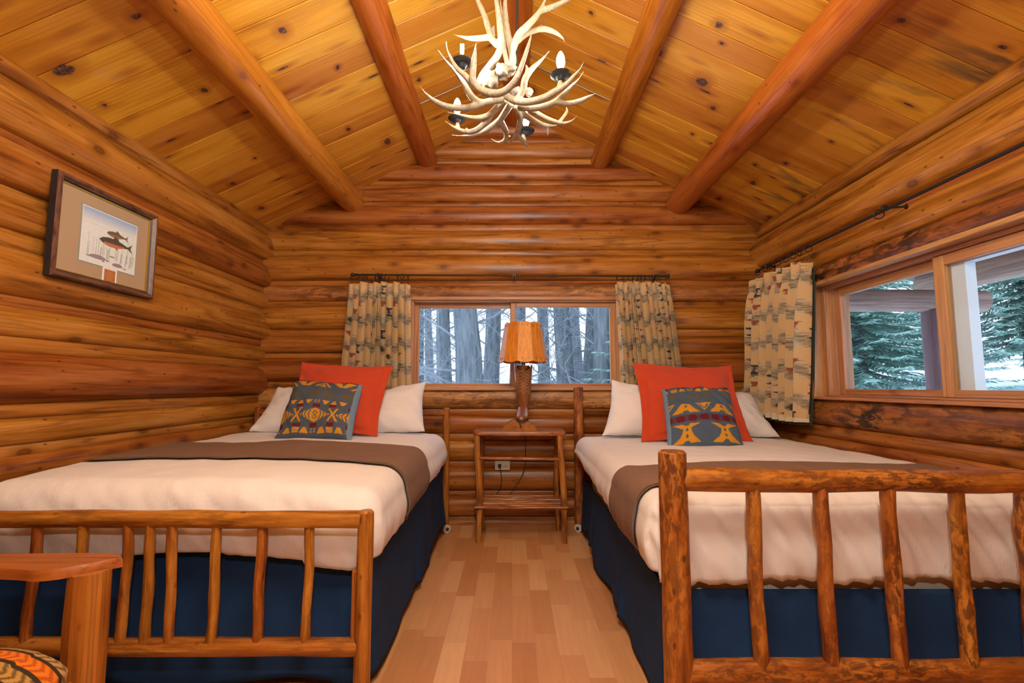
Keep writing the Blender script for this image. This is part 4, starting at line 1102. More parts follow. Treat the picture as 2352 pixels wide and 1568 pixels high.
for k in range(NPAN):
    a0 = 2 * PI * k / NPAN - PI / 2 - PI / NPAN + .06; a1 = a0 + 2 * PI / NPAN
    mb = MB(); cols_ = 8; vs = []; fs = []
    z0, z1 = 1.275, 1.568
    for (dr) in (0, -.004):
        for j in range(9):
            for i in range(cols_ + 1):
                t = i / cols_; f = j / 8
                r = rb_ + (rt_ - rb_) * f + dr
                a = a0 + (a1 - a0) * t; ap = math.cos(PI / NPAN) / math.cos((t - .5) * 2 * PI / NPAN)
                z = z0 + (z1 - z0) * f
                if j == 0: z += -.010 * math.sin(PI * t) + .004
                if j == 8: z += .008 * math.sin(PI * t) - .004
                vs.append(V((LX + r * ap * math.cos(a), 3.66 + r * ap * math.sin(a), z)))
    w = cols_ + 1; b = 9 * w
    for j in range(8):
        for i in range(cols_):
            fs.append((j * w + i, j * w + i + 1, (j + 1) * w + i + 1, (j + 1) * w + i)); fs.append((b + j * w + i, b + (j + 1) * w + i, b + (j + 1) * w + i + 1, b + j * w + i + 1))
    for i in range(cols_): fs.append((i, b + i, b + i + 1, i + 1)); fs.append((8 * w + i, 8 * w + i + 1, b + 8 * w + i + 1, b + 8 * w + i))
    for j in range(8): fs.append((j * w, (j + 1) * w, b + (j + 1) * w, b + j * w)); fs.append((j * w + cols_, b + j * w + cols_, b + (j + 1) * w + cols_, (j + 1) * w + cols_))
    mb.add(vs, fs, [((v.x - LX) * 2, (v.y - LY) * 2, v.z) for v in vs])
    vv = mb.v
    off_ = lp.location + sh.location
    mb.v = [p - off_ for p in vv]
    o = mb.build('shade_panel', W_SHADE, None); o.parent = sh
    for t in (.3, .7):
        for (r, z) in ((rb_, 1.298), (rt_, 1.545)):
            a = a0 + (a1 - a0) * t; ap = math.cos(PI / NPAN) / math.cos((t - .5) * 2 * PI / NPAN); f = (z - z0) / (z1 - z0); r2 = (rb_ + (rt_ - rb_) * f + .0008) * ap
            c = V((LX + r2 * math.cos(a), 3.66 + r2 * math.sin(a), z)); tv = V((-math.sin(a), math.cos(a), 0))
            mb = MB(); mb.box(c - off_, (.0035, .0035, .012), None); o2 = mb.build('lace', M_CAXLE, None); o2.parent = sh
# cord and plug
mb = MB()
p0 = V((.10, 3.86, .80)); cpts = [V((.085, 3.74, .80)), p0, V((.105, 3.875, .70)), V((.105, 3.87, .52)), V((.10, 3.87, .46)), V((.07, 3.87, .38)), V((.0, 3.86, .28)), V((-.04, 3.86, .24)), V((-.12, 3.865, .225)), V((-.24, 3.87, .215)), V((-.285, 3.87, .16)), V((-.285, 3.85, .09)), V((-.255, 3.85, .04)), V((-.235, 3.86, .05)), V((-.235, 3.86, .12)), V((-.22, 3.87, .21)), V((-.15, 3.875, .225)), V((-.10, 3.87, .29)), V((-.083, 3.87, .34)), V((-.086, 3.87, .42)), V((-.097, 3.868, .465))]
def smooth(ps, n=5):
    out = []
    for i in range(len(ps) - 1):
        a, b, c, d = ps[max(i - 1, 0)], ps[i], ps[i + 1], ps[min(i + 2, len(ps) - 1)]
        for k in range(n):
            t = k / n; out.append(.5 * ((2 * b) + (c - a) * t + (2 * a - 5 * b + 4 * c - d) * t * t + (3 * b - a - 3 * c + d) * t ** 3))
    out.append(ps[-1]); return out
mb.tube(smooth(cpts), .0026, 6); cd = mb.build('power_cord', M_IRON, lp)
mb = MB(); mb.box((-.097, 3.872, .473), (.022, .022, .026)); bevel(mb.build('plug', M_IRON, lp), .003)

oc = thing('wall_outlet', 'ivory wall outlet plate with plug, on the logs under the nightstand top', 'outlet', loc=(-.075, 3.89, .47))
mb = MB(); mb.span((-.135, 3.888, .436), (-.016, 3.895, .507)); bevel(mb.build('cover_plate', M_PLATE, oc), .003)
mb = MB(); mb.span((-.13, 3.893, .44), (-.02, 3.955, .503)); mb.build('outlet_box', M_PLATE, oc)
for x in (-.100, -.050):
    mb = MB(); mb.tube([(x, 3.889, .472), (x, 3.8855, .472)], .0165, 18); so = mb.build('socket_face', M_PLATE, oc)
    if x > -.08:
        mb = MB()
        for dz in (-.006, .006): mb.box((x - .004, 3.8855, .472 + dz), (.009, .001, .0022))
        mb.tube([(x + .009, 3.8862, .472), (x + .009, 3.885, .472)], .0025, 8); mb.build('slot', M_IRON, so)

# ------------------------------------------------------------------ framed print on the left wall
pf = thing('framed_picture', 'bronze framed print of two trout with a linen mat, on the left log wall', 'picture', loc=(-1.975, 2.295, 1.79))
Y0, Y1, Z0, Z1 = 2.005, 2.59, 1.565, 2.027; XP = -1.975
def prism_frame(mb, y0, y1, z0, z1, prof):
    """moulding profile [(inset, x)] swept round the rectangle with mitred corners"""
    m = len(prof); vs = []; ls = []
    for (yc, zc, sy, sz) in ((y0, z0, 1, 1), (y1, z0, -1, 1), (y1, z1, -1, -1), (y0, z1, 1, -1)):
        for (i, x) in prof:
            vs.append((x, yc + sy * i, zc + sz * i))
            ls.append((i, x, yc + zc))
    fs = [(c * m + k, c * m + k + 1, ((c + 1) % 4) * m + k + 1, ((c + 1) % 4) * m + k) for c in range(4) for k in range(m - 1)]
    mb.add(vs, [f[::-1] for f in fs], ls)
mb = MB(); mb.cur = 1; prism_frame(mb, Y0, Y1, Z0, Z1, [(0, XP - .004), (0, XP + .024)])
mb.cur = 0; prism_frame(mb, Y0, Y1, Z0, Z1, [(0, XP + .024), (.006, XP + .034), (.016, XP + .034), (.022, XP + .028), (.028, XP + .020)])
mb.cur = 1; prism_frame(mb, Y0, Y1, Z0, Z1, [(.028, XP + .020), (.034, XP + .013)])
mb.build('frame', [M_FRAME, M_FSIDE], pf, ang=30)
mb = MB(); prism_frame(mb, Y0, Y1, Z0, Z1, [(.034, XP + .013), (.039, XP + .011), (.039, XP + .006)]); tag(mb.build('fillet', M_GOLD, pf, ang=30), 'gold inner edge')
mb = MB(); mb.span((XP - .01, Y0 + .03, Z0 + .03), (XP + .006, Y1 - .03, Z1 - .03)); mb.build('mat', M_MAT, pf)
py0, py1, pz0, pz1 = 2.152, 2.475, 1.67, 1.93
mb = MB(); mb.span((XP + .005, py0 - .006, pz0 - .006), (XP + .0068, py1 + .006, pz1 + .006)); mb.span((XP + .005, 2.278, 1.590), (XP + .0066, 2.372, 1.68)); mb.build('mat_bevel', M_BEVEL, pf)
mb = MB(); mb.span((XP + .006, 2.283, 1.595), (XP + .0078, 2.367, 1.672)); mb.build('caption_card', M_CARD, pf)
mb = MB(); mb.span((XP + .007, 2.293, 1.604), (XP + .0085, 2.357, 1.662)); cap = mb.build('caption', M_TAN, pf)
mb = MB()
for q, (a, b) in enumerate(((.02, .044), (.012, .052), (.010, .054), (.016, .048), (.018, .046))): mb.span((XP + .0083, 2.293 + a, 1.650 - q * .009), (XP + .0088, 2.293 + b, 1.6515 - q * .009))
mb.build('caption_lines', plain('pale_caption_ink', (.62, .38, .22, 1), .6), cap)
def fish(cx, cy, w, h, body, belly):
    q = []
    up = [(-.5, .02), (-.42, .30), (-.25, .48), (0, .5), (.2, .34), (.36, .14), (.42, .10)]; dn = [(.42, -.10), (.3, -.18), (.05, -.46), (-.2, -.5), (-.4, -.30), (-.5, -.05)]
    q.append(([(cx + x * w, cy + y * h) for x, y in up + dn], body))
    q.append(([(cx + x * w, cy + y * h) for x, y in [(-.35, -.12), (.3, -.05), (.3, -.16), (.05, -.44), (-.2, -.46), (-.38, -.3)]], belly))
    q.append(([(cx + .40 * w, cy + .08 * h), (cx + .55 * w, cy + .55 * h), (cx + .50 * w, cy), (cx + .56 * w, cy - .5 * h), (cx + .40 * w, cy - .08 * h)], body))
    q.append(([(cx - .08 * w, cy + .46 * h), (cx - .04 * w, cy + .85 * h), (cx + .08 * w, cy + .6 * h), (cx + .12 * w, cy + .4 * h)], body))
    q.append(([(cx - .02 * w, cy - .44 * h), (cx + .04 * w, cy - .75 * h), (cx + .10 * w, cy - .38 * h)], belly))
    return q
NPX = 230
pp = []
for i in range(26):
    x = .1 + .85 * random.random(); g = random.random(); h_ = .12 + .3 * random.random()
    pp.append(([(x, .12 + .1 * g), (x + .012, .12 + .1 * g), (x + .02, .12 + h_ + .1), (x + .012, .12 + h_ + .1)], (.42, .52, .40) if g < .6 else (.50, .54, .52)))
for (x, y_, w, h_) in ((.30, .13, .15, .055), (.66, .08, .10, .05), (.18, .12, .08, .02), (.48, .12, .035, .02), (.55, .22, .05, .02), (.8, .06, .04, .015), (.4, .09, .03, .02)):
    pp.append(([(x + w * math.cos(2 * PI * k / 12), y_ + h_ * math.sin(2 * PI * k / 12) * (1 if k < 7 else .5)) for k in range(12)], (.30, .24, .30)))
for x in (.33, .45, .80, .88, .70): pp.append(([(x, .10), (x + .012, .10), (x + .03, .34), (x + .018, .34)], (.22, .24, .22)))
pp += [(a, c) for a, c in fish(.62, .655, .38, .115, (.16, .12, .08), (.30, .20, .11))]
pp += [(a, c) for a, c in fish(.60, .49, .58, .17, (.10, .075, .06), (.50, .18, .09))]
bgc = nav_grid(NPX, NPX, [], (.68, .74, .78))
vv_ = np.repeat(np.linspace(0, 1, NPX + 1), NPX + 1)
bl = np.clip((vv_ - .74) / .26, 0, 1)[:, None]
prt = nav_grid(NPX, NPX, pp, (-1.0, -1.0, -1.0)); base = np.array((.70, .76, .79)) * (1 - bl) + np.array((.26, .42, .72)) * bl
base[(vv_ > .72) & (vv_ < .73)] *= .8
prt[prt[:, 0] < 0] = base[prt[:, 0] < 0]
edge = np.tile(np.linspace(0, 1, NPX + 1), NPX + 1); brd = (edge < .012) | (edge > .988) | (vv_ < .015) | (vv_ > .985); prt[brd] = (.8, .8, .8)
mb = MB(); mb.grid(NPX, NPX, lambda u, v: (XP + .0085, py0 + (py1 - py0) * u, pz0 + (pz1 - pz0) * v)); mb.build('print', M_PRINT, pf, colors=prt.tolist(), ang=180)

# ------------------------------------------------------------------ armchair at the left edge
ac = thing('armchair', 'pine armchair with striped seat cushion, in front of the left-wall bed', 'armchair', loc=(-1.45, 1.1, 0))
def arm_board(mb, x0, x1, yc, z, tip):
    outl = [(x1, yc + .012), (x1 - .03, yc - .018), (x1 - .066, yc - .055), (x1 - .14, yc - .093), (x1 - .26, yc - .078), (x0, yc - .06), (x0, yc + .055), (x1 - .3, yc + .045), (x1 - .12, yc + .048), (x1 - .03, yc + .035)]
    outl = [tuple(p)[:2] for p in smooth([V((q[0], q[1], 0)) for q in outl + outl[:1]], 4)[:-1]]
    pts = []
    for i in range(len(outl)):
        a = V(outl[i]); b = V(outl[(i + 1) % len(outl)]); k = max(1, int((b - a).length / .012))
        for q in range(k):
            p = a.lerp(b, q / k); pts.append(p)
    n_ = len(pts); vs = []
    for (dz, k) in ((-.027, 1.0), (-.008, 1.0), (0.0, .97)):
        for i, p in enumerate(pts):
            sc_ = .004 * MN.noise(V((p.x * 40, p.y * 40, dz * 30))) if dz > -.02 else 0
            c = V((sum(q.x for q in pts) / n_, yc - .01))
            d = (p - c); 
            vs.append((p.x + (-d.x / max(.01, d.length)) * ((1 - k) * .2 + abs(sc_)), p.y + (-d.y / max(.01, d.length)) * ((1 - k) * .2 + abs(sc_)), z + dz + (abs(sc_) * -1.4 if dz == -.008 else 0)))
    fs = [(r * n_ + i, r * n_ + (i + 1) % n_, (r + 1) * n_ + (i + 1) % n_, (r + 1) * n_ + i) for r in range(2) for i in range(n_)]
    fs = [f[::-1] for f in fs] + [tuple(range(n_)), tuple(2 * n_ + i for i in range(n_ - 1, -1, -1))]
    mb.add(vs, fs, [(v[1], v[2], v[0]) for v in vs])
for (yc, nm) in ((1.42, 1), (.72, -1)):
    mb = MB(); arm_board(mb, -1.85, -1.11, yc, .612, nm); mb.build('armrest', W_ARM, ac, ang=35)
    mb = MB(); mb.log((-1.175, yc - .02, 0), (-1.175, yc - .02, .588), .052, .05, 10, 10, .06); mb.build('front_post', W_ARM, ac, ang=30)
    mb = MB(); mb.log((-1.80, yc - .01, 0), (-1.86, yc - .01, .95), .04, .04, 10, 10, .06); mb.build('back_post', W_ARM, ac)
    mb = MB(); mb.log((-1.80, yc - .01, .30), (-1.175, yc - .02, .30), .032, .032, 10, 10, .06); mb.build('seat_rail', W_ARM, ac)
for z in (.55, .88):
    mb = MB(); mb.log((-1.83, .71, z), (-1.84, 1.41, z), .03, .03, 10, 10, .06); mb.build('back_rail', W_ARM, ac)
mb = MB(); mb.log((-1.175, .70, .29), (-1.175, 1.40, .29), .032, .032, 10, 10, .06); mb.build('seat_rail', W_ARM, ac)
def chev(u, v):
    # u along x (to the front), v across: stripes run along u
    f = (v / .056) % 1.0; k = int(math.floor(v / .056)) % 4
    if f < .26: return (.045, .030, .016)
    base = ((.72, .20, .018), (.52, .33, .13), (.66, .28, .035), (.48, .26, .06))[k]
    dark = ((.50, .09, .012), (.20, .11, .035), (.16, .075, .02), (.15, .09, .025))[k]
    z = (u / .021 + (abs(((f - .26) / .74) - .5) * 1.3)) % 1.0
    return base if z < .58 else dark
mb = MB(); nu, nv = 220, 280; cols = []
def seat(u, v):
    # wraps over the front edge and down
    a = u * 1.12; x = -1.85 + .70 * min(1, a); y_ = .76 + .60 * v
    e = max(0, a - .90); ed = abs(2 * v - 1)
    top = .435 * 1.0
    rr_ = max(0.0, 1 - ed ** 6) ** .5
    z = .33 + .115 * rr_ * max(0, 1 - max(0, (a - .70) / .32) ** 3) ** .5 if a < 1.02 else .33
    z = z + .018 * math.sin(PI * v) * (1 if a < .9 else .5)
    xx = x + .045 * math.sin(PI * v) ** .4 * min(1, a) - .06 * (ed ** 8) * min(1, a)
    if a > 1.02: z = .33 - (a - 1.02) * .5
    return V((xx, y_, z))
mb.grid(nu, nv, seat)
mb.cur = 0
cols = [chev(i / nu * .80, j / nv * .60) for j in range(nv + 1) for i in range(nu + 1)]
o = mb.build('seat_cushion', M_CUSH, ac, colors=cols, ang=180); m = o.modifiers.new('thick', 'SOLIDIFY'); m.thickness = .05; m.offset = -1
tag(o, 'cushion striped orange, tan and brown')

# ------------------------------------------------------------------ antler chandelier
CH = V((.0, 1.9, 2.25))
ch = thing('chandelier', 'white antler chandelier with candle bulbs, hanging from the ridge log', 'chandelier', loc=CH)
def cp(x, y, Y): return at(780 + x / 3.0154, y / 3.0154, Y=Y)
def taper(n, r0, r1, tip=True):
    out = []
    for i in range(n):
        t = i / (n - 1); r = r0 + (r1 - r0) * t
        if tip and t > .45: r *= max(.24, 1 - ((t - .45) / .55) ** 1.6)
        out.append(r)
    return out
def beam(mb, pts, r0, r1, tip=True, tip0=False):
    P = smooth([cp(*p) for p in pts], 5); n_ = len(P); rs = taper(n_, r0, r1, tip)
    if tip0: rs = [r * min(1, .15 + (i / (n_ * .45)) ** .7 * .85) for i, r in enumerate(rs)]
    mb.tube(P, rs, 12, True, .10, .9, .4)
A = [
 # front U-shaped antler
 ([([(1330, 238, 1.60), (1305, 320, 1.60), (1265, 440, 1.60), (1225, 540, 1.60), (1165, 615, 1.62), (1090, 648, 1.64), (1000, 632, 1.66), (925, 580, 1.68), (865, 520, 1.68), (810, 470, 1.68), (768, 400, 1.68), (745, 345, 1.68), (737, 285, 1.68)], .017, .015, True, True),
   ([(935, 590, 1.67), (922, 540, 1.66), (928, 450, 1.65), (938, 370, 1.64), (945, 290, 1.64)], .014, .011, True, False)],),
 ([([(1130, 690, 1.86), (1060, 700, 1.84), (985, 712, 1.82), (935, 690, 1.80), (895, 640, 1.79), (850, 560, 1.78), (800, 490, 1.77), (740, 425, 1.76), (680, 345, 1.75)], .015, .013, True, False),
   ([(985, 715, 1.82), (900, 745, 1.80), (815, 748, 1.79), (735, 735, 1.78), (660, 700, 1.77), (600, 650, 1.76), (558, 597, 1.75)], .015, .012, True, False)],),
 ([([(1150, 690, 1.92), (1100, 735, 1.95), (1030, 800, 1.98), (945, 818, 2.0), (850, 800, 2.02), (740, 773, 2.04)], .016, .012, True, False),
   ([(1050, 785, 1.98), (1010, 850, 2.01), (950, 900, 2.04), (890, 915, 2.07), (825, 898, 2.08), (775, 870, 2.08), (730, 835, 2.08)], .0145, .012, True, False),
   ([(822, 895, 2.08), (815, 850, 2.08)], .010, .010, False, False), ([(880, 912, 2.06), (878, 885, 2.06)], .006, .005, False, False)],),
 ([([(1185, 715, 1.96), (1145, 780, 2.0), (1110, 830, 2.04), (1060, 870, 2.08), (1000, 910, 2.11), (920, 935, 2.14), (840, 942, 2.16), (775, 934, 2.18)], .016, .012, True, False),
   ([(1110, 825, 2.04), (1140, 880, 2.08), (1155, 930, 2.12), (1145, 968, 2.15), (1100, 985, 2.17), (1048, 960, 2.2)], .014, .011, True, False), ([(1150, 955, 2.13), (1188, 940, 2.15)], .009, .006, True, False)],),
 ([([(1215, 735, 1.96), (1248, 800, 2.0), (1245, 870, 2.05), (1222, 930, 2.1), (1190, 975, 2.14), (1158, 1006, 2.18)], .016, .010, True, False),
   ([(1228, 935, 2.1), (1262, 965, 2.13), (1298, 1008, 2.17), (1325, 1008, 2.19)], .011, .008, True, False),
   ([(1250, 775, 2.0), (1320, 820, 2.03), (1400, 862, 2.06), (1470, 872, 2.09), (1520, 862, 2.12)], .015, .010, True, False),
   ([(1415, 868, 2.07), (1440, 905, 2.09), (1442, 948, 2.1)], .009, .006, True, False), ([(1285, 985, 2.16), (1272, 935, 2.19)], .010, .009, False, False)],),
 ([([(1150, 660, 1.86), (1210, 695, 1.84), (1310, 705, 1.82), (1410, 680, 1.80), (1490, 635, 1.78), (1560, 590, 1.77), (1620, 530, 1.76), (1665, 480, 1.76), (1690, 428, 1.75)], .017, .012, True, False),
   ([(1230, 695, 1.84), (1270, 620, 1.82), (1285, 545, 1.80), (1330, 480, 1.79), (1400, 412, 1.78), (1453, 352, 1.78)], .016, .011, True, False), ([(1285, 545, 1.8), (1300, 480, 1.8), (1285, 440, 1.8)], .010, .007, True, False),
   ([(1520, 615, 1.78), (1530, 560, 1.78)], .012, .010, False, False)],),
 ([([(1240, 745, 1.92), (1330, 750, 1.90), (1420, 735, 1.88), (1490, 705, 1.86), (1550, 655, 1.84), (1605, 600, 1.83), (1650, 555, 1.82), (1693, 493, 1.82)], .015, .011, True, False),
   ([(1490, 705, 1.86), (1580, 716, 1.85), (1660, 700, 1.84), (1730, 668, 1.83), (1777, 645, 1.83)], .013, .010, True, False)],),
 ([([(1280, 740, 1.97), (1340, 770, 1.98), (1410, 810, 2.0), (1480, 840, 2.02), (1550, 855, 2.04), (1610, 835, 2.05), (1643, 798, 2.06)], .014, .011, True, False),
   ([(1520, 850, 2.04), (1560, 800, 2.08), (1575, 770, 2.1), (1568, 732, 2.12)], .010, .009, True, False)],),
 ([([(965, 590, 1.84), (990, 525, 1.84), (1045, 450, 1.84), (1095, 380, 1.84), (1118, 300, 1.84), (1112, 200, 1.84), (1100, 100, 1.84), (1085, 0, 1.84), (1072, -120, 1.86), (1080, -240, 1.88), (1120, -330, 1.88)], .017, .014, True, False),
   ([(1095, 310, 1.85), (1055, 270, 1.86), (1028, 190, 1.88), (995, 90, 1.88), (955, 0, 1.88), (925, -90, 1.88), (910, -170, 1.88)], .016, .011, True, False),
   ([(1050, 255, 1.86), (960, 265, 1.86), (880, 262, 1.86), (785, 238, 1.86)], .014, .009, True, False), ([(1060, 250, 1.88), (1065, 200, 1.9), (1075, 170, 1.9)], .011, .008, True, False)],),
 ([([(1100, 505, 1.84), (1170, 480, 1.86), (1200, 430, 1.87), (1192, 350, 1.88), (1165, 240, 1.88), (1150, 120, 1.88), (1147, 0, 1.88), (1165, -130, 1.88), (1200, -260, 1.88)], .018, .014, True, False),
   ([(1200, 340, 1.87), (1240, 240, 1.86), (1310, 170, 1.85), (1380, 90, 1.85), (1425, 0, 1.85), (1450, -110, 1.85)], .018, .011, True, False),
   ([(1390, 75, 1.85), (1440, 60, 1.85), (1520, 28, 1.85), (1610, -15, 1.85), (1660, -50, 1.85)], .013, .009, True, False),
   ([(1215, 300, 1.88), (1300, 230, 1.9), (1400, 200, 1.91), (1480, 218, 1.92), (1540, 258, 1.93), (1560, 292, 1.93)], .014, .011, True, False), ([(1370, 205, 1.91), (1400, 180, 1.93), (1420, 185, 1.94)], .010, .008, True, False)],),
 ([([(1170, 480, 1.95), (1152, 400, 1.96), (1135, 300, 1.96), (1140, 180, 1.96), (1120, 60, 1.97), (1110, -60, 1.97)], .013, .010, True, False)],),
]
for (subs,) in A:
    mb = MB()
    for (pts, r0, r1, tip, tip0) in subs: beam(mb, pts, r0, r1, tip, tip0)
    o = mb.build('antler', M_ANTLER, ch, ang=180)
    m = o.modifiers.new('fuse', 'REMESH'); m.mode = 'VOXEL'; m.voxel_size = .0034; m.use_smooth_shade = True
    m = o.modifiers.new('soften', 'SMOOTH'); m.factor = .5; m.iterations = 7
# burrs at the middle
for (x, y, Y, r) in ((1125, 500, 1.80, .028), (1040, 560, 1.80, .032), (1180, 480, 1.83, .024), (1215, 650, 1.86, .024), (1310, 640, 1.98, .016)):
    mb = MB(); c = cp(x, y, Y); mb.ball(c, r, 18, 12)
    mb.v = [c + (p - c) * (1 + .55 * MN.noise((p - c) * 90 + V((x, 0, 0))) + .25 * MN.noise((p - c) * 200)) for p in mb.v]; mb.build('burr', M_BURR, ch, ang=180)
mb = MB(); mb.tube([(.02, 1.9, 2.36), (.02, 1.9, 2.6), (.03, 1.9, 3.27)], .006, 8); mb.tube([(.03, 1.9, 3.24), (.03, 1.9, 3.28)], .045, 16); mb.build('hanging_stem', M_IRON, ch)
for (x, y, clear) in ((1061, 146, True), (1288, 174, False), (1050, 274, False), (1208, 302, False)):
    p = at(x, y, Z=2.29) if False else None
    # pans hang at one height
    d = at(x, y, Y=1.0) - EYE; t = (2.295 - EYE.z) / d.z; c = EYE + d * t
    mb = MB(); mb.lathe(c, [(0, -.018), (.012, -.018), (.016, -.012), (.020, -.006), (.034, -.004), (.041, .004), (.040, .006), (.030, .0), (.014, -.002), (0, -.002)], 24); dp = mb.build('drip_pan', M_PEWTER, ch)
    off_ = CH
    mb = MB(); mb.lathe(c, [(0, -.002), (.0125, -.002), (.0125, .024), (0, .024)], 16); mb.v = [p for p in mb.v]
    cs = MB(); cs.lathe(c, [(0, -.002), (.0125, -.002), (.0125, .024), (0, .024)], 16); cs.v = [p - CH for p in cs.v]; o = cs.build('candle_sleeve', M_CREAM, None); o.parent = dp
    bp = [(.0, .022), (.009, .022), (.010, .030), (.0145, .042), (.0170, .056), (.0160, .070), (.012, .084), (.006, .096), (.001, .101), (0, .1015)]
    b_ = MB(); b_.lathe(c, bp, 18); b_.v = [p - CH for p in b_.v]; o = b_.build('bulb', M_BGLASS if clear else M_BULB, None, ang=180); o.parent = dp
    if clear:
        o['label'] = 'clear glass bulb with a lit filament'
        f_ = MB()
        for sx in (-.004, .004): f_.tube([c + V((sx, 0, .040)), c + V((sx, 0, .076))], .0024, 8)
        f_.v = [p - CH for p in f_.v]; o = f_.build('filament', M_FIL, None); o.parent = dp

# thin conduit across the boards at the ridge
mb = MB(); q = []
for (x, y) in ((969, 234), (982, 228)): q.append(roof_at(x, y))
yc_ = q[0].y
for (x0, x1) in ((-.64, ROOF_X - .09), (ROOF_X + .09, .68)):
    mb.tube([(x0, yc_, roof_z(x0) - .008), ((x0 + x1) / 2, yc_, roof_z((x0 + x1) / 2) - .008), (x1, yc_, roof_z(x1) - .008)], .0045, 8)
tag(mb.build('conduit', M_STEEL, origin=(0, yc_, 3.2)), 'thin grey metal conduit across the ceiling boards beside the ridge log', 'conduit')

# ------------------------------------------------------------------ outdoors
def snow():
    t = NT('snow'); ob = t.n('ShaderNodeTexCoord').outputs['Object']
    n = t.noise(ob, .8, 5, .6); c = t.ramp(n, [(.35, (.62, .72, .82, 1)), (.6, (.86, .90, .95, 1))]); t.bsdf(c, .7, .3, n, .4, .1); return t.m
M_SNOW = snow()
def hill_mat():
    t = NT('snowy_hillside'); ob = t.n('ShaderNodeTexCoord').outputs['Object']
    n = t.noise(t.vmul(ob, (1, 1, 1.8)), 1.1, 6, .7); c = t.ramp(n, [(.42, (.30, .25, .21, 1)), (.5, (.70, .70, .70, 1)), (.65, (.86, .88, .92, 1))]); t.bsdf(c, .9, .1); return t.m
def gz(x, y):
    t = min(1, max(0, (x - 3.6) / 10)); return -.45 + 1.75 * t * t * (3 - 2 * t) * min(1, max(0, (y + 8) / 8))
mb = MB()
def gnd(u, v):
    x = -60 + 150 * u; y = 4.4 + 110 * v if False else -30 + 150 * v
    r = math.hypot(x - 2, y - 1)
    return V((x, y, gz(x, y) + .12 * MN.noise(V((x * .12, y * .12, 3))) + max(0, (r - 14)) * .030))
mb.grid(110, 110, gnd)
tag(mb.build('ground', M_SNOW, ang=180), 'snow covered ground outside the windows', 'ground', kind='structure')
mb = MB(); mb.grid(50, 24, lambda u, v: V((34 + 26 * v + 3 * MN.noise(V((u * 5, v * 3, 1))), -25 + 95 * u, -1 + 19 * v ** 1.1 * (1 - .35 * math.sin(u * 7)) + 1.2 * MN.noise(V((u * 9, v * 6, 2))))))
tag(mb.build('hill', hill_mat(), ang=180), 'brown and snowy hillside far beyond the porch', 'hill', kind='structure')

def bark_mat(name, a, b):
    t = NT(name); lc = t.attr('lc').outputs['Vector']; n = t.noise(t.vmul(lc, (14, 14, 2)), 1, 4, .6); t.bsdf(t.ramp(n, [(.35, a), (.65, b)]), .9, .1, n, .6, .03); return t.m
M_BARK = bark_mat('hazed_cottonwood_bark', (.115, .128, .138, 1), (.23, .245, .255, 1))  # bluish grey cast puts the outdoor haze into the bark colour
M_TWIG = bark_mat('hazed_pale_twigs', (.21, .225, .24, 1), (.38, .40, .415, 1))  # pale twigs, with the same haze mixed into their colour
def leafy(name, a, b):
    t = NT(name); ob = t.n('ShaderNodeTexCoord').outputs['Object']; n = t.noise(ob, 2.2, 4, .7)
    c = t.ramp(n, [(.35, a), (.65, b)]); d = t.n('ShaderNodeBsdfDiffuse'); t.l(c, d.inputs[0]); tr = t.n('ShaderNodeBsdfTranslucent'); t.l(c, tr.inputs[0])
    m = t.n('ShaderNodeMixShader'); m.inputs[0].default_value = .3; t.l(d.outputs[0], m.inputs[1]); t.l(tr.outputs[0], m.inputs[2]); t.l(m.outputs[0], t.out.inputs[0]); return t.m
M_FIR = leafy('hazed_spruce_needles', (.26, .42, .37, 1), (.50, .66, .58, 1))  # frosty needles, lightened further so the colour carries the haze

def bare_proto(seed, h, r):
    random.seed(seed); mt = MB(); mbr = MB(); mtw = MB()
    lean = V((rnd(-.08, .08), rnd(-.05, .05), 0)); tp = []
    for i in range(12):
        t = i / 11; tp.append(V((lean.x * h * t + .10 * MN.noise(V((t * 3, seed, 0))), lean.y * h * t, h * t)))
    mt.tube(tp, [r * (1 - .55 * i / 11) * (1.25 if i == 0 else 1) for i in range(12)], 12, True, .12)
    def grow(p, d, L, rad, lev):
        pts = [p]; q = p.copy(); dd = d.copy()
        for k in range(4):
            dd = (dd + V((rnd(-.3, .3), rnd(-.3, .3), rnd(-.12, .22)))).normalized(); q = q + dd * L / 4; pts.append(q.copy())
        tgt = mbr if lev < 2 else mtw
        tgt.tube(pts, [rad * (1 - .75 * k / 4) for k in range(5)], 4 if lev < 2 else 3, False)
        if lev < 3:
            for k in range(4 if lev < 2 else 5):
                i = random.choice((1, 2, 3, 4)); nd = (dd * .5 + V((rnd(-1, 1), rnd(-1, 1), rnd(-.7, .8)))).normalized()
                grow(pts[i], nd, L * rnd(.45, .7), rad * .45, lev + 1)
    for i in range(16):
        z = h * (.12 + .85 * i / 16); p = tp[min(11, int(z / h * 11))].copy(); p.z = z
        a = rnd(0, 2 * PI); grow(p, V((math.cos(a), math.sin(a), rnd(-.1, .7))).normalized(), rnd(1.6, 3.0), min(.03, r * .11), 0)
    return mt, mbr, mtw
protos = [bare_proto(11, 9, .34), bare_proto(12, 8, .22), bare_proto(13, 9, .26)]
meshes = []
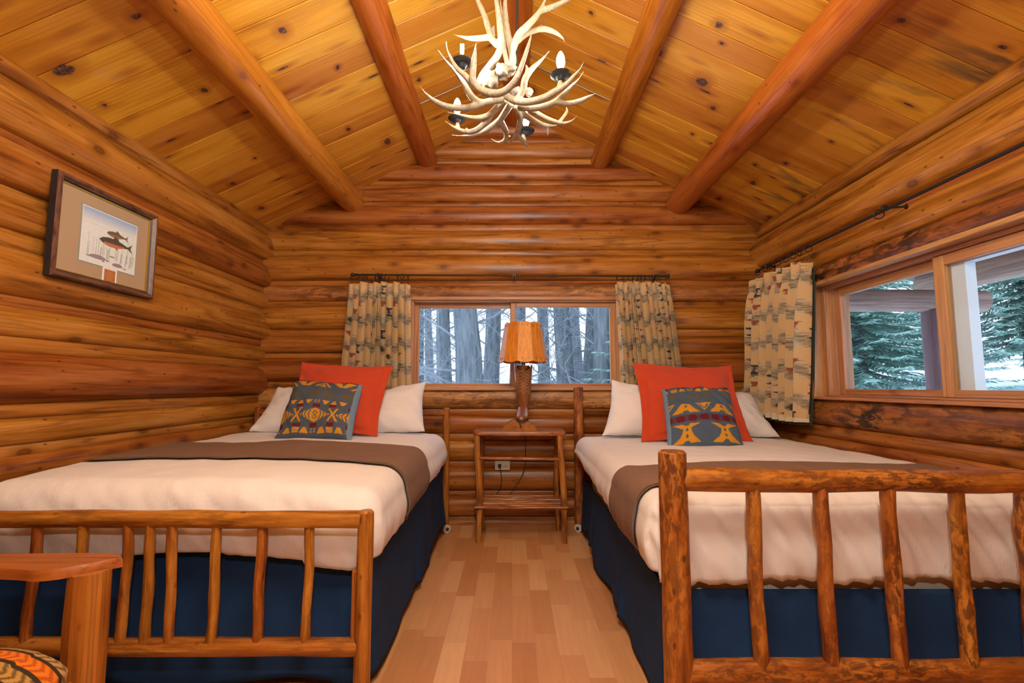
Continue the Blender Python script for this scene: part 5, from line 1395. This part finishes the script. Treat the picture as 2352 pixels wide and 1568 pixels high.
def mk_tree(px, Y, k, lab, sc_=1.0, rot=0.0, group=None):
    g = at(px, 885, Y=Y); loc = V((g.x, Y, -.6))
    t = tag(empty('bare_tree', loc), lab, 'tree', 'bare trees beyond the back window')
    t.rotation_euler.z = rot; t.scale = (sc_, sc_, 1)
    if len(meshes) <= k or meshes[k] is None:
        while len(meshes) <= k: meshes.append(None)
        out = []
        for mb_, nm, mt_ in zip(protos[k], ('trunk', 'branches', 'twigs'), (M_BARK, M_TWIG, M_TWIG)):
            o = mb_.build(nm, mt_, None); o.parent = t; out.append(o)
            if nm != 'trunk': o['kind'] = 'stuff'
        meshes[k] = out
    else:
        for s_ in meshes[k]:
            c = s_.copy(); c.parent = t; COL.objects.link(c)
    return t
far_lab = 'one of the hazy bare trees far behind the back window'
for (px, Y, k, lab, s_, rot) in ((1092, 10.5, 0, 'thickest bare trunk seen through the back window, left of the lamp shade', 1.0, 0.3),
        (1023, 12.5, 1, 'slim straight bare trunk near the left side of the back window view', 1.0, 1.2),
        (1128, 13, 1, 'bare trunk partly behind the lamp and the middle window stile', 1.0, 2.0),
        (1300, 12, 2, 'broad bare trunk just right of the lamp shade', 1.0, .5), (1345, 14, 1, 'leaning bare trunk in the right pane of the back window', 1.0, 3.3),
        (1385, 10.5, 2, 'bare trunk at the right edge of the back window view', .85, 4.4),
        (960, 15, 0, far_lab, .7, 2), (1060, 18, 2, far_lab, .9, 5), (1180, 17, 0, far_lab, .8, 3), (1250, 16, 2, far_lab, .9, 1), (1420, 17, 0, far_lab, .8, 2.5), (1330, 19, 2, far_lab, 1, .2), (990, 20, 1, far_lab, 1, 1), (1120, 21, 2, far_lab, 1, 4), (1440, 13, 1, far_lab, 1, 4), (900, 14, 2, far_lab, 1, 3)):
    mk_tree(px, Y, k, lab, s_, rot)

def spruce_proto(seed, h, R):
    random.seed(seed); mt = MB(); mt.tube([(0, 0, 0), (0, 0, h * .5), (0, 0, h)], [h * .028, h * .018, .02], 8)
    mf = MB(); vs = []; fs = []
    lv = int(h * 5)
    for i in range(lv):
        z = 1.25 + (h - 1.25) * i / lv; rad = R * (1 - i / lv) ** .85 + .1
        nb = max(6, int(17 * rad / R))
        for b in range(nb):
            a = 2 * PI * (b + rnd(-.3, .3)) / nb + i * .7; L = rad * rnd(.75, 1.1); n_ = max(5, int(L * 13))
            dx, dy = math.cos(a), math.sin(a)
            for k in range(n_):
                t = (k + .5) / n_; s = L * t; zz = z - .16 * L * t + .10 * L * t * t - .1 * L * math.sin(t * 2)
                for sg in (-1, 1, 0):
                    l = .24 * (1 - .4 * t) * rnd(.6, 1.25); ang = a + sg * rnd(.5, 1.0)
                    p = V((dx * s, dy * s, zz)); e = V((math.cos(ang), math.sin(ang), rnd(-.45, -.05))) * l; w = V((-math.sin(ang), math.cos(ang), rnd(-.5, .5))).normalized() * .020
                    q = len(vs); vs += [p - w * .6, p + w * .6, p + e * .6 + w, p + e, p + e * .6 - w]; fs.append((q, q + 1, q + 2, q + 3, q + 4))
    mf.add(vs, fs); return mt, mf
random.seed(5)
sp = [spruce_proto(31, 7.0, 2.5), spruce_proto(32, 5.2, 2.0)]
spm = [None, None]
def mk_spruce(x, y, k, lab, s_=1.0, rot=0.0):
    t = tag(empty('spruce_tree', (x, y, gz(x, y) - .12)), lab, 'tree', 'spruces outside the cabin'); t.scale = (s_, s_, s_); t.rotation_euler.z = rot
    if spm[k] is None:
        spm[k] = []
        for mb_, nm, mt_ in zip(sp[k], ('trunk', 'foliage'), (M_BARK, M_FIR)):
            o = mb_.build(nm, mt_, None, smooth=(nm == 'trunk')); o.parent = t; spm[k].append(o)
            if nm == 'foliage': o['kind'] = 'stuff'
    else:
        for s in spm[k]: c = s.copy(); c.parent = t; COL.objects.link(c)
    return t
mk_spruce(7.6, 10.6, 0, 'green spruce filling the left pane of the wide window', 1.0, .4)
mk_spruce(10.4, 9.6, 0, 'green spruce right of the porch post, in the right pane of the wide window', .95, 2.4)
mk_spruce(9.6, 13.6, 1, 'spruce standing behind the porch post', 1.15, 1.1)
mk_spruce(10.8, 15.2, 0, 'spruce farthest back behind the others in the left pane of the wide window', 1.1, 5.0)
mk_spruce(3.6, 10.2, 1, 'spruce reaching a bough into the right pane of the back window', 1.15, 3.0)

# porch
pb = tag(empty('porch', (3.0, 4.0, 0)), 'log porch outside the wide window with post, beams and roof boards', 'porch')
M_PLOG = wood('weathered_porch_log', (.30, .18, .13, 1), (.52, .34, .25, 1), (.62, .44, .33, 1), rough=.6, knot=.3)
M_PPOST = wood('red_brown_porch_post', (.16, .085, .09, 1), (.24, .135, .14, 1), (.30, .18, .18, 1), rough=.6, knot=0)
mb = MB(); mb.log((2.25, 4.32, 1.875), (4.25, 4.32, 1.855), .105, .10, 14, 16, .06); mb.build('cross_beam', M_PLOG, pb)
mb = MB(); mb.log((3.95, 4.55, 2.06), (3.95, .2, 2.06), .12, .12, 20, 16, .05); mb.build('eave_beam', M_PLOG, pb)
mb = MB(); pp_ = at(2148, 800, Y=4.32); mb.log((pp_.x, 4.32, -.5), (pp_.x, 4.32, 1.77), .085, .085, 10, 14, .04); mb.build('porch_post', M_PPOST, pb)
mb = MB(); mb.add([(2.3, -.3, 2.42), (4.6, -.3, 2.12), (4.6, 4.9, 2.12), (2.3, 4.9, 2.42), (2.3, -.3, 2.46), (4.6, -.3, 2.16), (4.6, 4.9, 2.16), (2.3, 4.9, 2.46)], [(0, 3, 2, 1), (4, 5, 6, 7), (0, 1, 5, 4), (2, 3, 7, 6), (1, 2, 6, 5), (0, 4, 7, 3)]); mb.build('porch_roof', M_PPOST, pb, smooth=False)
# far cabin with pinkish red wall
cb = tag(empty('far_cabin', (-4.2, 24, 0)), 'faint red cabin with snowy roof at the lower left of the back window view', 'building')
mb = MB(); mb.span((-6.0, 23, -.5), (-3.3, 26, 1.35)); mb.build('cabin_wall', plain('faded_red_boards', (.50, .26, .27, 1), .8), cb)
mb = MB(); mb.add([(-6.3, 22.7, 1.25), (-4.65, 22.7, 2.15), (-3.0, 22.7, 1.25), (-6.3, 26.3, 1.25), (-4.65, 26.3, 2.15), (-3.0, 26.3, 1.25), (-6.3, 22.7, 1.15), (-3.0, 22.7, 1.15), (-6.3, 26.3, 1.15), (-3.0, 26.3, 1.15)],
   [(0, 1, 4, 3), (1, 2, 5, 4), (0, 6, 7, 2, 1), (3, 4, 5, 9, 8), (6, 8, 9, 7), (0, 3, 8, 6), (2, 7, 9, 5)]); mb.build('cabin_roof', plain('pinkish_roof', (.58, .46, .50, 1), .8), cb, smooth=False)

# ------------------------------------------------------------------ light
w = bpy.data.worlds.new('overcast'); S.world = w; w.use_nodes = True
nt = w.node_tree; nt.nodes.clear()
tc = nt.nodes.new('ShaderNodeTexCoord'); sp_ = nt.nodes.new('ShaderNodeSeparateXYZ'); nt.links.new(tc.outputs['Generated'], sp_.inputs[0])
rp = nt.nodes.new('ShaderNodeValToRGB'); nt.links.new(sp_.outputs[2], rp.inputs[0])
rp.color_ramp.elements[0].position = 0.0; rp.color_ramp.elements[0].color = (.80, .89, 1.0, 1)
rp.color_ramp.elements[1].position = .6; rp.color_ramp.elements[1].color = (.66, .80, 1.0, 1)
bg = nt.nodes.new('ShaderNodeBackground'); bg.inputs[1].default_value = 1.7; nt.links.new(rp.outputs[0], bg.inputs[0])
wo = nt.nodes.new('ShaderNodeOutputWorld'); nt.links.new(bg.outputs[0], wo.inputs[0])

def portal(name, loc, rot, sx, sy):
    l = bpy.data.lights.new(name, 'AREA'); l.shape = 'RECTANGLE'; l.size = sx; l.size_y = sy; l.cycles.is_portal = True
    o = bpy.data.objects.new(name, l); COL.objects.link(o); o.location = loc; o.rotation_euler = rot
portal('window_portal', (.02, 4.08, 1.44), (-PI / 2, 0, 0), 1.68, .74)
portal('window_portal', (2.22, 2.24, 1.39), (0, PI / 2, 0), .74, 1.86)

def lamp(name, loc, e, c, r):
    l = bpy.data.lights.new(name, 'POINT'); l.energy = e; l.color = c; l.shadow_soft_size = r
    o = bpy.data.objects.new(name, l); COL.objects.link(o); o.location = loc; return o
lamp('key_lamp_light', (.03, -.15, 1.78), 30, (1, .92, .79), .05)
lamp('ceiling_lamp_light', (.0, .50, 2.66), 86, (1, .90, .74), .32)

# ------------------------------------------------------------------ camera and view
cam = bpy.data.cameras.new('camera'); cam.lens = 17.0; cam.sensor_width = 36.0; cam.clip_start = .05; cam.clip_end = 400
co = bpy.data.objects.new('camera', cam); COL.objects.link(co); co.location = EYE; co.rotation_euler = (PI / 2 + PITCH, 0, 0)
S.camera = co
S.view_settings.view_transform = 'Standard'; S.view_settings.look = 'None'; S.view_settings.exposure = 0.8; S.view_settings.gamma = 1.0
S.view_settings.use_curve_mapping = False
S.cycles.use_denoising = True
S.cycles.use_adaptive_sampling = True; S.cycles.use_light_tree = False; S.cycles.adaptive_threshold = .06; S.cycles.adaptive_min_samples = 16
S.cycles.max_bounces = 6; S.cycles.diffuse_bounces = 4; S.cycles.glossy_bounces = 2; S.cycles.transmission_bounces = 2; S.cycles.transparent_max_bounces = 8
S.cycles.sample_clamp_indirect = 5.0
